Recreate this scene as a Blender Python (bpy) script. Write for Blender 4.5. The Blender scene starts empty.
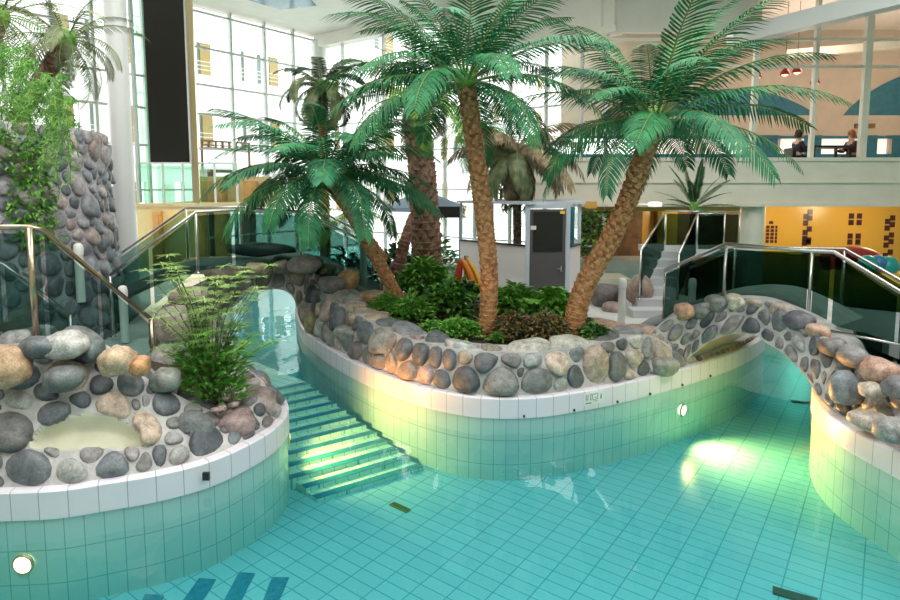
import bpy, bmesh, math, random
import numpy as np
from mathutils import Vector, Matrix, noise
random.seed(7)
PI = math.pi
C = bpy.context.scene.collection
scene = bpy.context.scene

# ------------------------------------------------------------------ camera
F = 600.0; PITCH = math.radians(5.5); CY = 185+600*math.tan(math.radians(5.5)); CAMZ = 2.75
cam = bpy.data.objects.new('camera', bpy.data.cameras.new('camera'))
C.objects.link(cam)
cam.location = (0, 0, CAMZ)
cam.rotation_euler = (PI/2 - PITCH, 0, 0)
cam.data.sensor_width = 36; cam.data.lens = 24; cam.data.clip_end = 300; cam.data.shift_y = (CY-300)/900
scene.camera = cam
# ------------------------------------------------------------------ light
world = bpy.data.worlds.new('world'); scene.world = world; world.use_nodes = True
bg = world.node_tree.nodes['Background']
bg.inputs[0].default_value = (1.0, 0.985, 0.96, 1); bg.inputs[1].default_value = 3.3
scene.view_settings.view_transform = 'Standard'
scene.view_settings.look = 'None'
scene.view_settings.exposure = 0.1
scene.view_settings.gamma = 1.0
scene.view_settings.use_curve_mapping = False
cy = scene.cycles
cy.max_bounces = 7; cy.diffuse_bounces = 3; cy.glossy_bounces = 4; cy.transparent_max_bounces = 24
cy.transmission_bounces = 4; cy.sample_clamp_indirect = 6; cy.caustics_reflective = False; cy.caustics_refractive = False

def area_light(name, loc, size, energy, color=(1, 1, 1), rot=(0, 0, 0), size_y=None):
    l = bpy.data.lights.new(name, 'AREA'); l.energy = energy; l.color = color
    l.shape = 'RECTANGLE'; l.size = size; l.size_y = size_y or size
    o = bpy.data.objects.new(name, l); o.location = loc; o.rotation_euler = rot; C.objects.link(o); return o
# area lights added under the three roof openings as fill for the daylight
area_light('ceiling_fill', (-4.5, 4.5, 8.44), 3.4, 250, (1, .985, .95), size_y=13)
area_light('ceiling_fill', (1.5, 4.5, 8.44), 3.4, 250, (1, .985, .95), size_y=13)
area_light('ceiling_fill', (7.5, 4.5, 8.44), 3.4, 240, (1, .985, .95), size_y=13)

# ------------------------------------------------------------------ pixel helpers (a ray of the camera met with a plane of the place)
cT, sT = math.cos(PITCH), math.sin(PITCH)
def ray(px, py):
    a, b = px-450.0, py-CY
    return Vector((a, F*cT - b*sT, -(F*sT + b*cT)))
def W(px, py, z=0.0):
    d = ray(px, py); t = (z-CAMZ)/d.z
    return Vector((d.x*t, d.y*t, z))
def V(px, py, Y):
    d = ray(px, py); t = Y/d.y
    return Vector((d.x*t, Y, CAMZ + d.z*t))
def proj(p):
    x, y, z = p[0], p[1], p[2]-CAMZ
    zc = y*cT - z*sT; yc = y*sT + z*cT
    return 450 + F*x/zc, CY - F*yc/zc

# ------------------------------------------------------------------ materials
def new_mat(name):
    m = bpy.data.materials.new(name); m.use_nodes = True
    nt = m.node_tree; b = nt.nodes['Principled BSDF']; return m, nt, b
def pm(name, col, rough=.5, metal=0, var=0, scale=8, bump=0, bscale=30, col2=None, emis=None, estr=0, spec=.5, coat=0, detail=4):
    m, nt, b = new_mat(name)
    b.inputs['Base Color'].default_value = (*col, 1); b.inputs['Roughness'].default_value = rough
    b.inputs['Metallic'].default_value = metal; b.inputs['Specular IOR Level'].default_value = spec
    if coat: b.inputs['Coat Weight'].default_value = coat
    tc = nt.nodes.new('ShaderNodeTexCoord')
    if var or col2:
        n = nt.nodes.new('ShaderNodeTexNoise'); n.inputs['Scale'].default_value = scale; n.inputs['Detail'].default_value = detail
        nt.links.new(tc.outputs['Object'], n.inputs['Vector'])
        r = nt.nodes.new('ShaderNodeValToRGB')
        r.color_ramp.elements[0].position = .35; r.color_ramp.elements[1].position = .65
        c2 = col2 or tuple(c*(1+var) for c in col); c1 = col if col2 else tuple(c*(1-var) for c in col)
        r.color_ramp.elements[0].color = (*c1, 1); r.color_ramp.elements[1].color = (*c2, 1)
        nt.links.new(n.outputs['Fac'], r.inputs['Fac']); nt.links.new(r.outputs['Color'], b.inputs['Base Color'])
    if bump:
        n = nt.nodes.new('ShaderNodeTexNoise'); n.inputs['Scale'].default_value = bscale; n.inputs['Detail'].default_value = 5
        nt.links.new(tc.outputs['Object'], n.inputs['Vector'])
        bp = nt.nodes.new('ShaderNodeBump'); bp.inputs['Strength'].default_value = bump; bp.inputs['Distance'].default_value = .02
        nt.links.new(n.outputs['Fac'], bp.inputs['Height']); nt.links.new(bp.outputs['Normal'], b.inputs['Normal'])
    if emis:
        b.inputs['Emission Color'].default_value = (*emis, 1); b.inputs['Emission Strength'].default_value = estr
    return m
def stone_mat():
    m, nt, b = new_mat('river_stone')
    at = nt.nodes.new('ShaderNodeAttribute'); at.attribute_name = 'Col'
    tc = nt.nodes.new('ShaderNodeTexCoord')
    n = nt.nodes.new('ShaderNodeTexNoise'); n.inputs['Scale'].default_value = 9; n.inputs['Detail'].default_value = 8; n.inputs['Roughness'].default_value = .7
    n2 = nt.nodes.new('ShaderNodeTexNoise'); n2.inputs['Scale'].default_value = 70; n2.inputs['Detail'].default_value = 3
    nt.links.new(tc.outputs['Object'], n.inputs['Vector']); nt.links.new(tc.outputs['Object'], n2.inputs['Vector'])
    mr = nt.nodes.new('ShaderNodeMapRange'); mr.inputs['From Min'].default_value = .3; mr.inputs['From Max'].default_value = .7
    mr.inputs['To Min'].default_value = .42; mr.inputs['To Max'].default_value = 1.6
    nt.links.new(n.outputs['Fac'], mr.inputs['Value'])
    mr2 = nt.nodes.new('ShaderNodeMapRange'); mr2.inputs['From Min'].default_value = .3; mr2.inputs['From Max'].default_value = .7
    mr2.inputs['To Min'].default_value = .8; mr2.inputs['To Max'].default_value = 1.2
    nt.links.new(n2.outputs['Fac'], mr2.inputs['Value'])
    mu = nt.nodes.new('ShaderNodeMath'); mu.operation = 'MULTIPLY'
    nt.links.new(mr.outputs[0], mu.inputs[0]); nt.links.new(mr2.outputs[0], mu.inputs[1])
    vm = nt.nodes.new('ShaderNodeVectorMath'); vm.operation = 'SCALE'
    nt.links.new(at.outputs['Color'], vm.inputs[0]); nt.links.new(mu.outputs[0], vm.inputs['Scale'])
    nt.links.new(vm.outputs[0], b.inputs['Base Color'])
    bp = nt.nodes.new('ShaderNodeBump'); bp.inputs['Strength'].default_value = .5; bp.inputs['Distance'].default_value = .015
    nt.links.new(n.outputs['Fac'], bp.inputs['Height']); nt.links.new(bp.outputs['Normal'], b.inputs['Normal'])
    b.inputs['Roughness'].default_value = .48
    return m
def tile_mat(name, c1, c2, grout, bw, rh, rot=0, uv=False, mortar=.006, rough=.25, offset=0.0):
    m, nt, b = new_mat(name)
    tc = nt.nodes.new('ShaderNodeTexCoord'); mp = nt.nodes.new('ShaderNodeMapping')
    mp.inputs['Rotation'].default_value = (0, 0, rot)
    nt.links.new(tc.outputs['UV' if uv else 'Object'], mp.inputs['Vector'])
    br = nt.nodes.new('ShaderNodeTexBrick'); br.offset = offset; br.squash = 1
    br.inputs['Color1'].default_value = (*c1, 1); br.inputs['Color2'].default_value = (*c2, 1); br.inputs['Mortar'].default_value = (*grout, 1)
    br.inputs['Scale'].default_value = 1; br.inputs['Mortar Size'].default_value = mortar
    br.inputs['Brick Width'].default_value = bw; br.inputs['Row Height'].default_value = rh; br.inputs['Mortar Smooth'].default_value = .1
    nt.links.new(mp.outputs['Vector'], br.inputs['Vector']); nt.links.new(br.outputs['Color'], b.inputs['Base Color'])
    b.inputs['Roughness'].default_value = rough
    return m
def glass_mat(name, tint, refl=.04, rough=.02, tintmix=1.0):
    m = bpy.data.materials.new(name); m.use_nodes = True; nt = m.node_tree; nt.nodes.clear()
    out = nt.nodes.new('ShaderNodeOutputMaterial'); mix = nt.nodes.new('ShaderNodeMixShader')
    tr = nt.nodes.new('ShaderNodeBsdfTransparent'); tr.inputs[0].default_value = (*tint, 1)
    gl = nt.nodes.new('ShaderNodeBsdfGlossy'); gl.inputs['Roughness'].default_value = rough
    fr = nt.nodes.new('ShaderNodeFresnel'); fr.inputs[0].default_value = 1.45
    geo = nt.nodes.new('ShaderNodeNewGeometry'); one = nt.nodes.new('ShaderNodeMath'); one.operation = 'SUBTRACT'; one.inputs[0].default_value = 1
    nt.links.new(geo.outputs['Backfacing'], one.inputs[1]); ml = nt.nodes.new('ShaderNodeMath'); ml.operation = 'MULTIPLY'
    nt.links.new(fr.outputs[0], ml.inputs[0]); nt.links.new(one.outputs[0], ml.inputs[1])
    nt.links.new(ml.outputs[0], mix.inputs[0]); nt.links.new(tr.outputs[0], mix.inputs[1]); nt.links.new(gl.outputs[0], mix.inputs[2])
    nt.links.new(mix.outputs[0], out.inputs[0]); return m
def water_mat():
    m = bpy.data.materials.new('pool_water'); m.use_nodes = True; nt = m.node_tree; nt.nodes.clear()
    out = nt.nodes.new('ShaderNodeOutputMaterial'); mix = nt.nodes.new('ShaderNodeMixShader')
    tr = nt.nodes.new('ShaderNodeBsdfTransparent'); tr.inputs[0].default_value = (.98, 1, 1, 1)
    gl = nt.nodes.new('ShaderNodeBsdfGlossy'); gl.inputs['Roughness'].default_value = .015
    fr = nt.nodes.new('ShaderNodeFresnel'); fr.inputs[0].default_value = 1.33
    tc = nt.nodes.new('ShaderNodeTexCoord'); mp = nt.nodes.new('ShaderNodeMapping'); mp.inputs['Scale'].default_value = (1, .6, 1)
    n = nt.nodes.new('ShaderNodeTexNoise'); n.inputs['Scale'].default_value = 2.2; n.inputs['Detail'].default_value = 2
    nt.links.new(tc.outputs['Object'], mp.inputs[0]); nt.links.new(mp.outputs[0], n.inputs['Vector'])
    bp = nt.nodes.new('ShaderNodeBump'); bp.inputs['Strength'].default_value = .35; bp.inputs['Distance'].default_value = .02
    nt.links.new(n.outputs['Fac'], bp.inputs['Height'])
    for s in (gl, fr): nt.links.new(bp.outputs['Normal'], s.inputs['Normal'])
    geo = nt.nodes.new('ShaderNodeNewGeometry'); one = nt.nodes.new('ShaderNodeMath'); one.operation = 'SUBTRACT'; one.inputs[0].default_value = 1
    nt.links.new(geo.outputs['Backfacing'], one.inputs[1]); ml = nt.nodes.new('ShaderNodeMath'); ml.operation = 'MULTIPLY'
    nt.links.new(fr.outputs[0], ml.inputs[0]); nt.links.new(one.outputs[0], ml.inputs[1])
    nt.links.new(ml.outputs[0], mix.inputs[0]); nt.links.new(tr.outputs[0], mix.inputs[1]); nt.links.new(gl.outputs[0], mix.inputs[2])
    nt.links.new(mix.outputs[0], out.inputs['Surface'])
    va = nt.nodes.new('ShaderNodeVolumeAbsorption'); va.inputs['Color'].default_value = (.42, .86, .875, 1); va.inputs['Density'].default_value = .80
    nt.links.new(va.outputs[0], out.inputs['Volume'])
    return m

VP1 = math.atan2(.807, .59)          # direction of the tile joints and of the left window wall
M = {}
M['stone'] = stone_mat()
M['mortar'] = pm('mortar', (.50, .49, .475), .85, var=.18, scale=6, bump=.5, bscale=45)
M['mortar_dark'] = pm('tower_mortar', (.40, .38, .40), .9, var=.2, scale=5, bump=.5, bscale=40)
M['cream_plaster'] = pm('cream_plaster', (.66, .66, .50), .6, var=.08, scale=4)
M['pool_floor'] = tile_mat('pool_floor_tile', (.22, .49, .52), (.24, .52, .55), (.09, .31, .35), .29, .145, rot=-(VP1 - PI/2), mortar=.006)
M['pool_wall'] = tile_mat('pool_wall_tile', (.40, .57, .53), (.43, .60, .56), (.19, .38, .38), .15, .30, uv=True, mortar=.0045)
M['band'] = tile_mat('white_band_tile', (.78, .74, .81), (.80, .76, .83), (.40, .38, .43), .22, .50, uv=True, mortar=.004, rough=.3)
M['coping_top'] = pm('coping_top', (.72, .72, .74), .35)
M['nosing'] = pm('dark_nosing_tile', (.02, .20, .28), .35, var=.15, scale=14)
M['step_tile'] = tile_mat('step_tile', (.44, .66, .54), (.47, .69, .57), (.16, .40, .36), .29, .145, rot=-(VP1-PI/2), mortar=.005)
M['water'] = water_mat()
M['deck'] = pm('deck', (.60, .60, .57), .6, var=.06, scale=3)
M['white_paint'] = pm('white_paint', (.84, .84, .81), .5, var=.02, scale=2)
M['ceiling'] = pm('ceiling_panel', (.80, .76, .69), .6, var=.03, scale=2)
M['cream_paint'] = pm('cream_paint', (.78, .74, .62), .5, var=.03, scale=2)
M['peach_paint'] = pm('peach_paint', (.52, .45, .36), .6, var=.05, scale=2)
M['teal_paint'] = pm('teal_paint', (.02, .15, .21), .55, var=.12, scale=6)
M['yellow_tile'] = tile_mat('yellow_tile', (.86, .50, .09), (.90, .54, .10), (.70, .38, .06), .2, .2, uv=False, mortar=.004)
M['dark_red'] = pm('dark_red_tile', (.06, .012, .02), .3)
M['orange_trim'] = pm('orange_trim', (.80, .42, .10), .5)
M['brown_panel'] = pm('brown_panel', (.16, .08, .04), .5, var=.3, scale=5)
M['wood'] = pm('wood_panel', (.62, .36, .14), .5, var=.2, scale=3)
M['warm_wall'] = pm('warm_wall', (.80, .64, .34), .6, var=.05, scale=3)
M['steel'] = pm('steel', (.60, .58, .55), .22, metal=1)
M['bronze_steel'] = pm('bronze_steel', (.50, .40, .30), .25, metal=1)
M['brass_edge'] = pm('brass_edge', (.70, .58, .36), .3, metal=1)
M['mullion'] = pm('mullion', (.62, .64, .62), .45)
M['white_metal'] = pm('white_metal', (.78, .79, .78), .35)
M['black_panel'] = pm('black_panel', (.010, .009, .008), .28)
M['facade'] = pm('facade_white', (.90, .90, .88), .7, var=.015, scale=.5)
M['facade_window'] = pm('facade_window', (.20, .26, .23), .6, spec=.1)
M['blind'] = pm('facade_blind', (.42, .32, .15), .8, spec=.1)
M['terrace_brown'] = pm('terrace_brown', (.30, .16, .12), .6)
M['glass_clear'] = glass_mat('clear_glass', (.93, .97, .96))
M['glass_green'] = glass_mat('green_glass', (.80, .93, .87))
M['glass_teal'] = glass_mat('teal_glass', (.56, .70, .68))
M['glass_mid'] = glass_mat('mid_teal_glass', (.42, .56, .53))
M['glass_dark'] = glass_mat('dark_green_glass', (.33, .45, .42))
M['soil'] = pm('soil', (.06, .045, .03), .95, var=.4, scale=20, bump=.8, bscale=30)
M['trunk_orange'] = pm('trunk_orange', (.24, .085, .03), .75, col2=(.56, .27, .11), scale=14, bump=.6, bscale=40)
M['scale_orange'] = pm('bark_scale', (.40, .18, .07), .8, col2=(.66, .37, .19), scale=18)
M['scale_brown'] = pm('bark_scale_brown', (.24, .12, .08), .8, col2=(.52, .34, .25), scale=14)
M['trunk_brown'] = pm('trunk_brown', (.10, .045, .028), .8, col2=(.33, .18, .12), scale=10, bump=.8, bscale=30)
M['leaf_green'] = pm('leaf_green', (.012, .12, .045), .6, spec=.3, col2=(.045, .27, .095), scale=5)
M['leaf_blue'] = pm('leaf_bluegreen', (.02, .14, .07), .55, spec=.3, col2=(.06, .29, .13), scale=5)
M['leaf_olive'] = pm('leaf_olive', (.06, .10, .035), .5, col2=(.20, .22, .10), scale=5)
M['leaf_dry'] = pm('leaf_dry', (.16, .11, .06), .7, col2=(.42, .33, .20), scale=5)
M['leaf_bright'] = pm('leaf_bright', (.08, .34, .04), .45, col2=(.26, .56, .09), scale=9)
M['leaf_mid'] = pm('leaf_mid', (.07, .27, .03), .5, col2=(.26, .50, .08), scale=9)
M['leaf_dark'] = pm('leaf_dark', (.008, .04, .015), .4, col2=(.03, .10, .03), scale=9)
M['leaf_red'] = pm('leaf_red', (.28, .10, .05), .5, col2=(.30, .26, .09), scale=20)
M['leaf_yellow'] = pm('leaf_yellowgreen', (.20, .38, .06), .45, col2=(.46, .62, .20), scale=9)
M['stem'] = pm('stem', (.10, .16, .05), .6)
M['rachis'] = pm('rachis', (.20, .28, .08), .5)
M['terracotta'] = pm('terracotta', (.60, .22, .08), .6)
M['red_plastic'] = pm('red_plastic', (.75, .07, .03), .25)
M['orange_plastic'] = pm('orange_plastic', (.90, .26, .04), .25)
M['yellow_plastic'] = pm('yellow_plastic', (.95, .55, .05), .25)
M['teal_plastic'] = pm('teal_plastic', (.02, .36, .34), .3)
M['blue_plastic'] = pm('blue_plastic', (.04, .22, .42), .3)
M['crimson'] = pm('crimson_plastic', (.38, .02, .02), .35)
M['parasol'] = pm('parasol_cloth', (.24, .32, .42), .8)
M['black_plastic'] = pm('black_plastic', (.015, .015, .018), .35)
M['door_grey'] = pm('door_grey', (.10, .095, .10), .3)
M['booth_white'] = pm('booth_white', (.88, .86, .86), .45)
M['frame_blue'] = pm('booth_frame', (.56, .62, .70), .4)
M['grate_green'] = pm('grate_green', (.20, .26, .06), .5)
M['grate_dark'] = pm('grate_dark', (.03, .07, .05), .5)
M['lamp_ring'] = pm('lamp_ring', (.55, .40, .18), .3, metal=.6)
M['lamp_glow'] = pm('lamp_glow', (1, .9, .7), .3, emis=(1, .82, .52), estr=9)
M['pendant_glow'] = pm('pendant_glow', (1, .4, .3), .3, emis=(1, .30, .18), estr=5)
M['window_glow'] = pm('gallery_pane', (.9, .85, .8), .3, emis=(1, .88, .80), estr=.75)
M['sign_white'] = pm('sign_white', (.82, .83, .81), .4)
M['sign_grey'] = pm('sign_grey', (.20, .21, .19), .5)
M['skin'] = pm('skin', (.62, .38, .28), .55)
M['hair_red'] = pm('hair_red', (.42, .13, .03), .6)
M['hair_dark'] = pm('hair_dark', (.03, .015, .01), .6)
M['cloth_dark'] = pm('cloth_dark', (.03, .02, .035), .8)
M['cloth_plum'] = pm('cloth_plum', (.07, .012, .03), .8)
M['cloth_trouser'] = pm('cloth_trouser', (.05, .05, .07), .8)
M['sky_blue'] = pm('skylight_glass', (.10, .26, .36), .15)
M['step_grey'] = pm('step_grey', (.55, .56, .57), .6)
M['ramp_dark'] = pm('ramp_grey', (.22, .25, .25), .7, var=.1)

# ------------------------------------------------------------------ mesh helpers
class MB:
    def __init__(s): s.v = []; s.f = []; s.mi = []; s.col = []; s.uv = {}; s.hascol = False
    def add(s, vs, fs, mi=0, col=None, uvs=None):
        b = len(s.v); s.v += [tuple(v) for v in vs]
        for k, f in enumerate(fs):
            if uvs: s.uv[len(s.f)] = [uvs[i] for i in f]
            s.f.append([i+b for i in f]); s.mi.append(mi)
        if col is not None: s.hascol = True
        s.col += [col or (.5, .5, .5)]*len(vs)
    def box(s, x0, x1, y0, y1, z0, z1, mi=0, mat=None):
        vs = [Vector(p) for p in ((x0,y0,z0),(x1,y0,z0),(x1,y1,z0),(x0,y1,z0),(x0,y0,z1),(x1,y0,z1),(x1,y1,z1),(x0,y1,z1))]
        if mat: vs = [mat @ v for v in vs]
        s.add(vs, [(0,3,2,1),(4,5,6,7),(0,1,5,4),(1,2,6,5),(2,3,7,6),(3,0,4,7)], mi)
    def beam(s, a, b, w, h, mi=0, up=Vector((0,0,1))):
        a, b = Vector(a), Vector(b); d = (b-a); L = d.length; d.normalize()
        if abs(d.dot(up)) > .98: up = Vector((0,1,0))
        x = d.cross(up).normalized(); z = x.cross(d).normalized()
        vs = [p + x*sx*w/2 + z*sz*h/2 for p in (a, b) for sx, sz in ((-1,-1),(1,-1),(1,1),(-1,1))]
        s.add(vs, [(0,1,2,3),(7,6,5,4),(0,4,5,1),(1,5,6,2),(2,6,7,3),(3,7,4,0)], mi)
    def tube(s, pts, r, n=10, mi=0, cap=True):
        pts = [Vector(p) for p in pts]; m = len(pts)
        rs = r if isinstance(r, (list, tuple)) else [r]*m
        vs = []; ref = None
        for i, p in enumerate(pts):
            d = (pts[min(i+1, m-1)] - pts[max(i-1, 0)]).normalized()
            if ref is None:
                ref = Vector((0,0,1)) if abs(d.z) < .9 else Vector((1,0,0))
                ref = d.cross(ref).normalized()
            else: ref = (ref - d*ref.dot(d)).normalized()
            y = d.cross(ref)
            for k in range(n):
                a = 2*PI*k/n; vs.append(p + (ref*math.cos(a) + y*math.sin(a))*rs[i])
        fs = [(i*n+k, i*n+(k+1) % n, (i+1)*n+(k+1) % n, (i+1)*n+k) for i in range(m-1) for k in range(n)]
        if cap: fs += [tuple(range(n-1, -1, -1)), tuple((m-1)*n+k for k in range(n))]
        s.add(vs, fs, mi)
    def lathe(s, prof, c, n=20, mi=0):
        c = Vector(c); vs = [c + Vector((r*math.cos(2*PI*k/n), r*math.sin(2*PI*k/n), z)) for r, z in prof for k in range(n)]
        fs = [(i*n+k, i*n+(k+1) % n, (i+1)*n+(k+1) % n, (i+1)*n+k) for i in range(len(prof)-1) for k in range(n)]
        s.add(vs, fs, mi)
    def build(s, name, mats, parent=None, smooth=False):
        me = bpy.data.meshes.new(name); me.from_pydata(s.v, [], s.f)
        if not isinstance(mats, (list, tuple)): mats = [mats]
        for m in mats: me.materials.append(m)
        me.polygons.foreach_set('material_index', s.mi)
        if smooth: me.polygons.foreach_set('use_smooth', [True]*len(s.f))
        if s.uv:
            ul = me.uv_layers.new(name='UVMap')
            for p in me.polygons:
                u = s.uv.get(p.index)
                if u:
                    for li, q in zip(p.loop_indices, u): ul.data[li].uv = q
        if s.hascol:
            at = me.attributes.new('Col', 'FLOAT_COLOR', 'POINT')
            at.data.foreach_set('color', [c for q in s.col for c in (*q, 1)])
        me.update()
        o = bpy.data.objects.new(name, me); C.objects.link(o)
        if parent: o.parent = parent
        return o
def tag(o, label=None, cat=None, group=None, kind=None):
    if label: o['label'] = label
    if cat: o['category'] = cat
    if group: o['group'] = group
    if kind: o['kind'] = kind
    return o
def empty(name, loc, label=None, cat=None, group=None, rz=0, kind=None):
    o = bpy.data.objects.new(name, None); o.location = loc; o.rotation_euler = (0, 0, rz); C.objects.link(o)
    o.empty_display_size = .1
    bpy.context.view_layer.update()
    return tag(o, label, cat, group, kind)
def part(mb, name, mats, parent, smooth=False):
    """mb is in world space; keep it there under a moved parent"""
    o = mb.build(name, mats, None, smooth); o.parent = parent
    # world matrix of the parent chain
    m = Matrix.Identity(4); q = parent; st = []
    while q: st.append(q); q = q.parent
    for q in reversed(st): m = m @ Matrix.LocRotScale(q.location, q.rotation_euler, q.scale)
    o.data.transform(m.inverted()); return o
def struct(mb, name, mats, smooth=False, parent=None):
    o = mb.build(name, mats, parent, smooth)
    if not parent: o['kind'] = 'structure'
    return o
def catmull(pts, n=8):
    P = [Vector(p) for p in pts]; out = []
    for i in range(len(P)-1):
        p0 = P[max(i-1, 0)]; p1 = P[i]; p2 = P[i+1]; p3 = P[min(i+2, len(P)-1)]
        for k in range(n):
            t = k/n
            out.append(.5*((2*p1) + (p2-p0)*t + (2*p0-5*p1+4*p2-p3)*t*t + (3*p1-p0-3*p2+p3)*t**3))
    out.append(P[-1]); return out
def lerp(a, b, t): return a + (b-a)*t

# ------------------------------------------------------------------ cobble walls
PAL_GREY = [(.16,.17,.185),(.11,.12,.135),(.21,.22,.23),(.14,.155,.17),(.27,.27,.26),(.18,.18,.175),(.23,.215,.21),(.09,.10,.115)]
PAL_WARM = [(.46,.36,.28),(.52,.42,.34),(.42,.32,.30),(.38,.34,.28)]
PAL_MIX = PAL_GREY*2 + PAL_WARM + [(.40,.40,.37),(.36,.37,.36)]*2
class Ruled:
    """surface between a lower path P and an upper path Q"""
    def __init__(s, P, Q, n=8):
        s.P = catmull(P, n); s.Q = catmull(Q, n); s.u = [0]
        for i in range(1, len(s.P)):
            s.u.append(s.u[-1] + ((s.P[i]-s.P[i-1]).length + (s.Q[i]-s.Q[i-1]).length)/2)
        s.h = [max(.02, (q-p).length) for p, q in zip(s.P, s.Q)]; s.L = s.u[-1]
    def at(s, u):
        u = min(max(u, 0), s.L-1e-6); i = int(np.searchsorted(s.u, u, side='right'))-1; i = min(i, len(s.u)-2)
        return i, (u-s.u[i])/max(1e-9, s.u[i+1]-s.u[i])
    def hh(s, u): i, t = s.at(u); return s.h[i]*(1-t) + s.h[i+1]*t
    def fn(s, u, y):
        i, t = s.at(u); p = s.P[i].lerp(s.P[i+1], t); q = s.Q[i].lerp(s.Q[i+1], t)
        h = s.h[i]*(1-t)+s.h[i+1]*t
        return p.lerp(q, y/h)
    def nrm(s, u, y):
        e = .02; u = min(max(u, e), s.L-e)
        a = s.fn(u+e, y)-s.fn(u-e, y); b = s.fn(u, y+e)-s.fn(u, y-e)
        return a.cross(b).normalized()
    def inv(s, px, py):
        best = None
        for i in range(0, 121):
            u = s.L*i/120; h = s.hh(u)
            for j in range(0, 31):
                q = proj(s.fn(u, h*j/30)); d = (q[0]-px)**2+(q[1]-py)**2
                if best is None or d < best[0]: best = (d, u, h*j/30)
        return best[1], best[2]
def clip(poly, n, c):
    out = []
    for i in range(len(poly)):
        a = poly[i]; b = poly[(i+1) % len(poly)]
        da = a[0]*n[0]+a[1]*n[1]-c; db = b[0]*n[0]+b[1]*n[1]-c
        if da <= 0: out.append(a)
        if (da < 0) != (db < 0) and da != db:
            t = da/(da-db); out.append((a[0]+(b[0]-a[0])*t, a[1]+(b[1]-a[1])*t))
    return out
def cobbles(mb, sf, size, seed=1, gap=.02, bulge=.3, pal=PAL_GREY, u0=0, u1=None, hole=None, N=16, bottom=0.0, top=0.0, sizevar=.35, xs=1.0):
    rnd = random.Random(seed); u1 = u1 or sf.L; seeds = []
    tries = 0
    while tries < 5000:
        tries += 1
        u = rnd.uniform(u0, u1); h = sf.hh(u)
        if h < .04: continue
        y = rnd.uniform(min(.2*size, h*.4), max(h-.2*size, h*.6))
        r = size*(1+rnd.uniform(-sizevar, sizevar))
        if all(((u-a)/xs)**2+(y-b)**2 > (.5*(r+q))**2 for a, b, q in seeds): seeds.append((u, y, r)); tries = max(0, tries-120)
    for it in range(2):
        new = []
        for k, (u, y, r) in enumerate(seeds):
            poly = cell(seeds, k, sf, size, u0, u1, bottom, top)
            if len(poly) < 3: new.append((u, y, r)); continue
            cx = sum(p[0] for p in poly)/len(poly); cy_ = sum(p[1] for p in poly)/len(poly)
            new.append((lerp(u, cx, .6), lerp(y, cy_, .6), r))
        seeds = new
    for k, (u, y, r) in enumerate(seeds):
        if hole and hole(u, y): continue
        poly = cell(seeds, k, sf, size, u0, u1, bottom, top)
        if len(poly) < 3: continue
        cx = sum(p[0] for p in poly)/len(poly); cy_ = sum(p[1] for p in poly)/len(poly)
        for _ in range(2):
            q = []
            for i in range(len(poly)):
                a = poly[i]; b = poly[(i+1) % len(poly)]
                q += [(a[0]*.75+b[0]*.25, a[1]*.75+b[1]*.25), (a[0]*.25+b[0]*.75, a[1]*.25+b[1]*.75)]
            poly = q
        ang = [(math.atan2(p[1]-cy_, p[0]-cx), math.hypot(p[0]-cx, p[1]-cy_)) for p in poly]; ang.sort()
        aa = [a for a, _ in ang]; rr = [max(.015, d-gap*rnd.uniform(.6, 1.5)) for _, d in ang]
        aa = [aa[-1]-2*PI] + aa + [aa[0]+2*PI]; rr = [rr[-1]] + rr + [rr[0]]
        rad = [float(np.interp(-PI+2*PI*i/N, aa, rr)) for i in range(N)]
        mean = sum(rad)/N
        if hole:
            for i in range(N):
                a = -PI+2*PI*i/N
                for _ in range(9):
                    if hole(cx+rad[i]*math.cos(a), cy_+rad[i]*math.sin(a)): rad[i] *= .82
            rad = [(rad[i-1]+2*rad[i]+rad[(i+1) % N])/4 for i in range(N)]; mean = sum(rad)/N
        if mean < .025: continue
        H = mean*2*bulge*rnd.uniform(.7, 1.2); nn = sf.nrm(cx, min(max(cy_, .01), sf.hh(cx)-.01))
        kk = rnd.uniform(.7, 1.25); col = tuple(c*kk for c in rnd.choice(pal)); sd = rnd.uniform(0, 100)
        vs = []; rings = ((1.0, -.03), (.97, .35*H), (.86, .70*H), (.64, .92*H), (.34, 1.0*H))
        tilt = (rnd.uniform(-.25, .25), rnd.uniform(-.25, .25))
        for f, hz in rings:
            for i in range(N):
                a = -PI+2*PI*i/N; du, dy = rad[i]*f*math.cos(a), rad[i]*f*math.sin(a)
                yy = min(max(cy_+dy, -.03), sf.hh(cx+du)+.05)
                lump = 1+.25*noise.noise(Vector((du/mean*1.3+sd, dy/mean*1.3, sd)))
                vs.append(sf.fn(cx+du, yy) + nn*(hz*lump + (tilt[0]*du+tilt[1]*dy if hz > 0 else 0)))
        vs.append(sf.fn(cx, cy_)+nn*H)
        fs = [(j*N+i, j*N+(i+1) % N, (j+1)*N+(i+1) % N, (j+1)*N+i) for j in range(len(rings)-1) for i in range(N)]
        b = (len(rings)-1)*N; fs += [(b+i, b+(i+1) % N, len(vs)-1) for i in range(N)]
        mb.add(vs, fs, 0, col)
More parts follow.
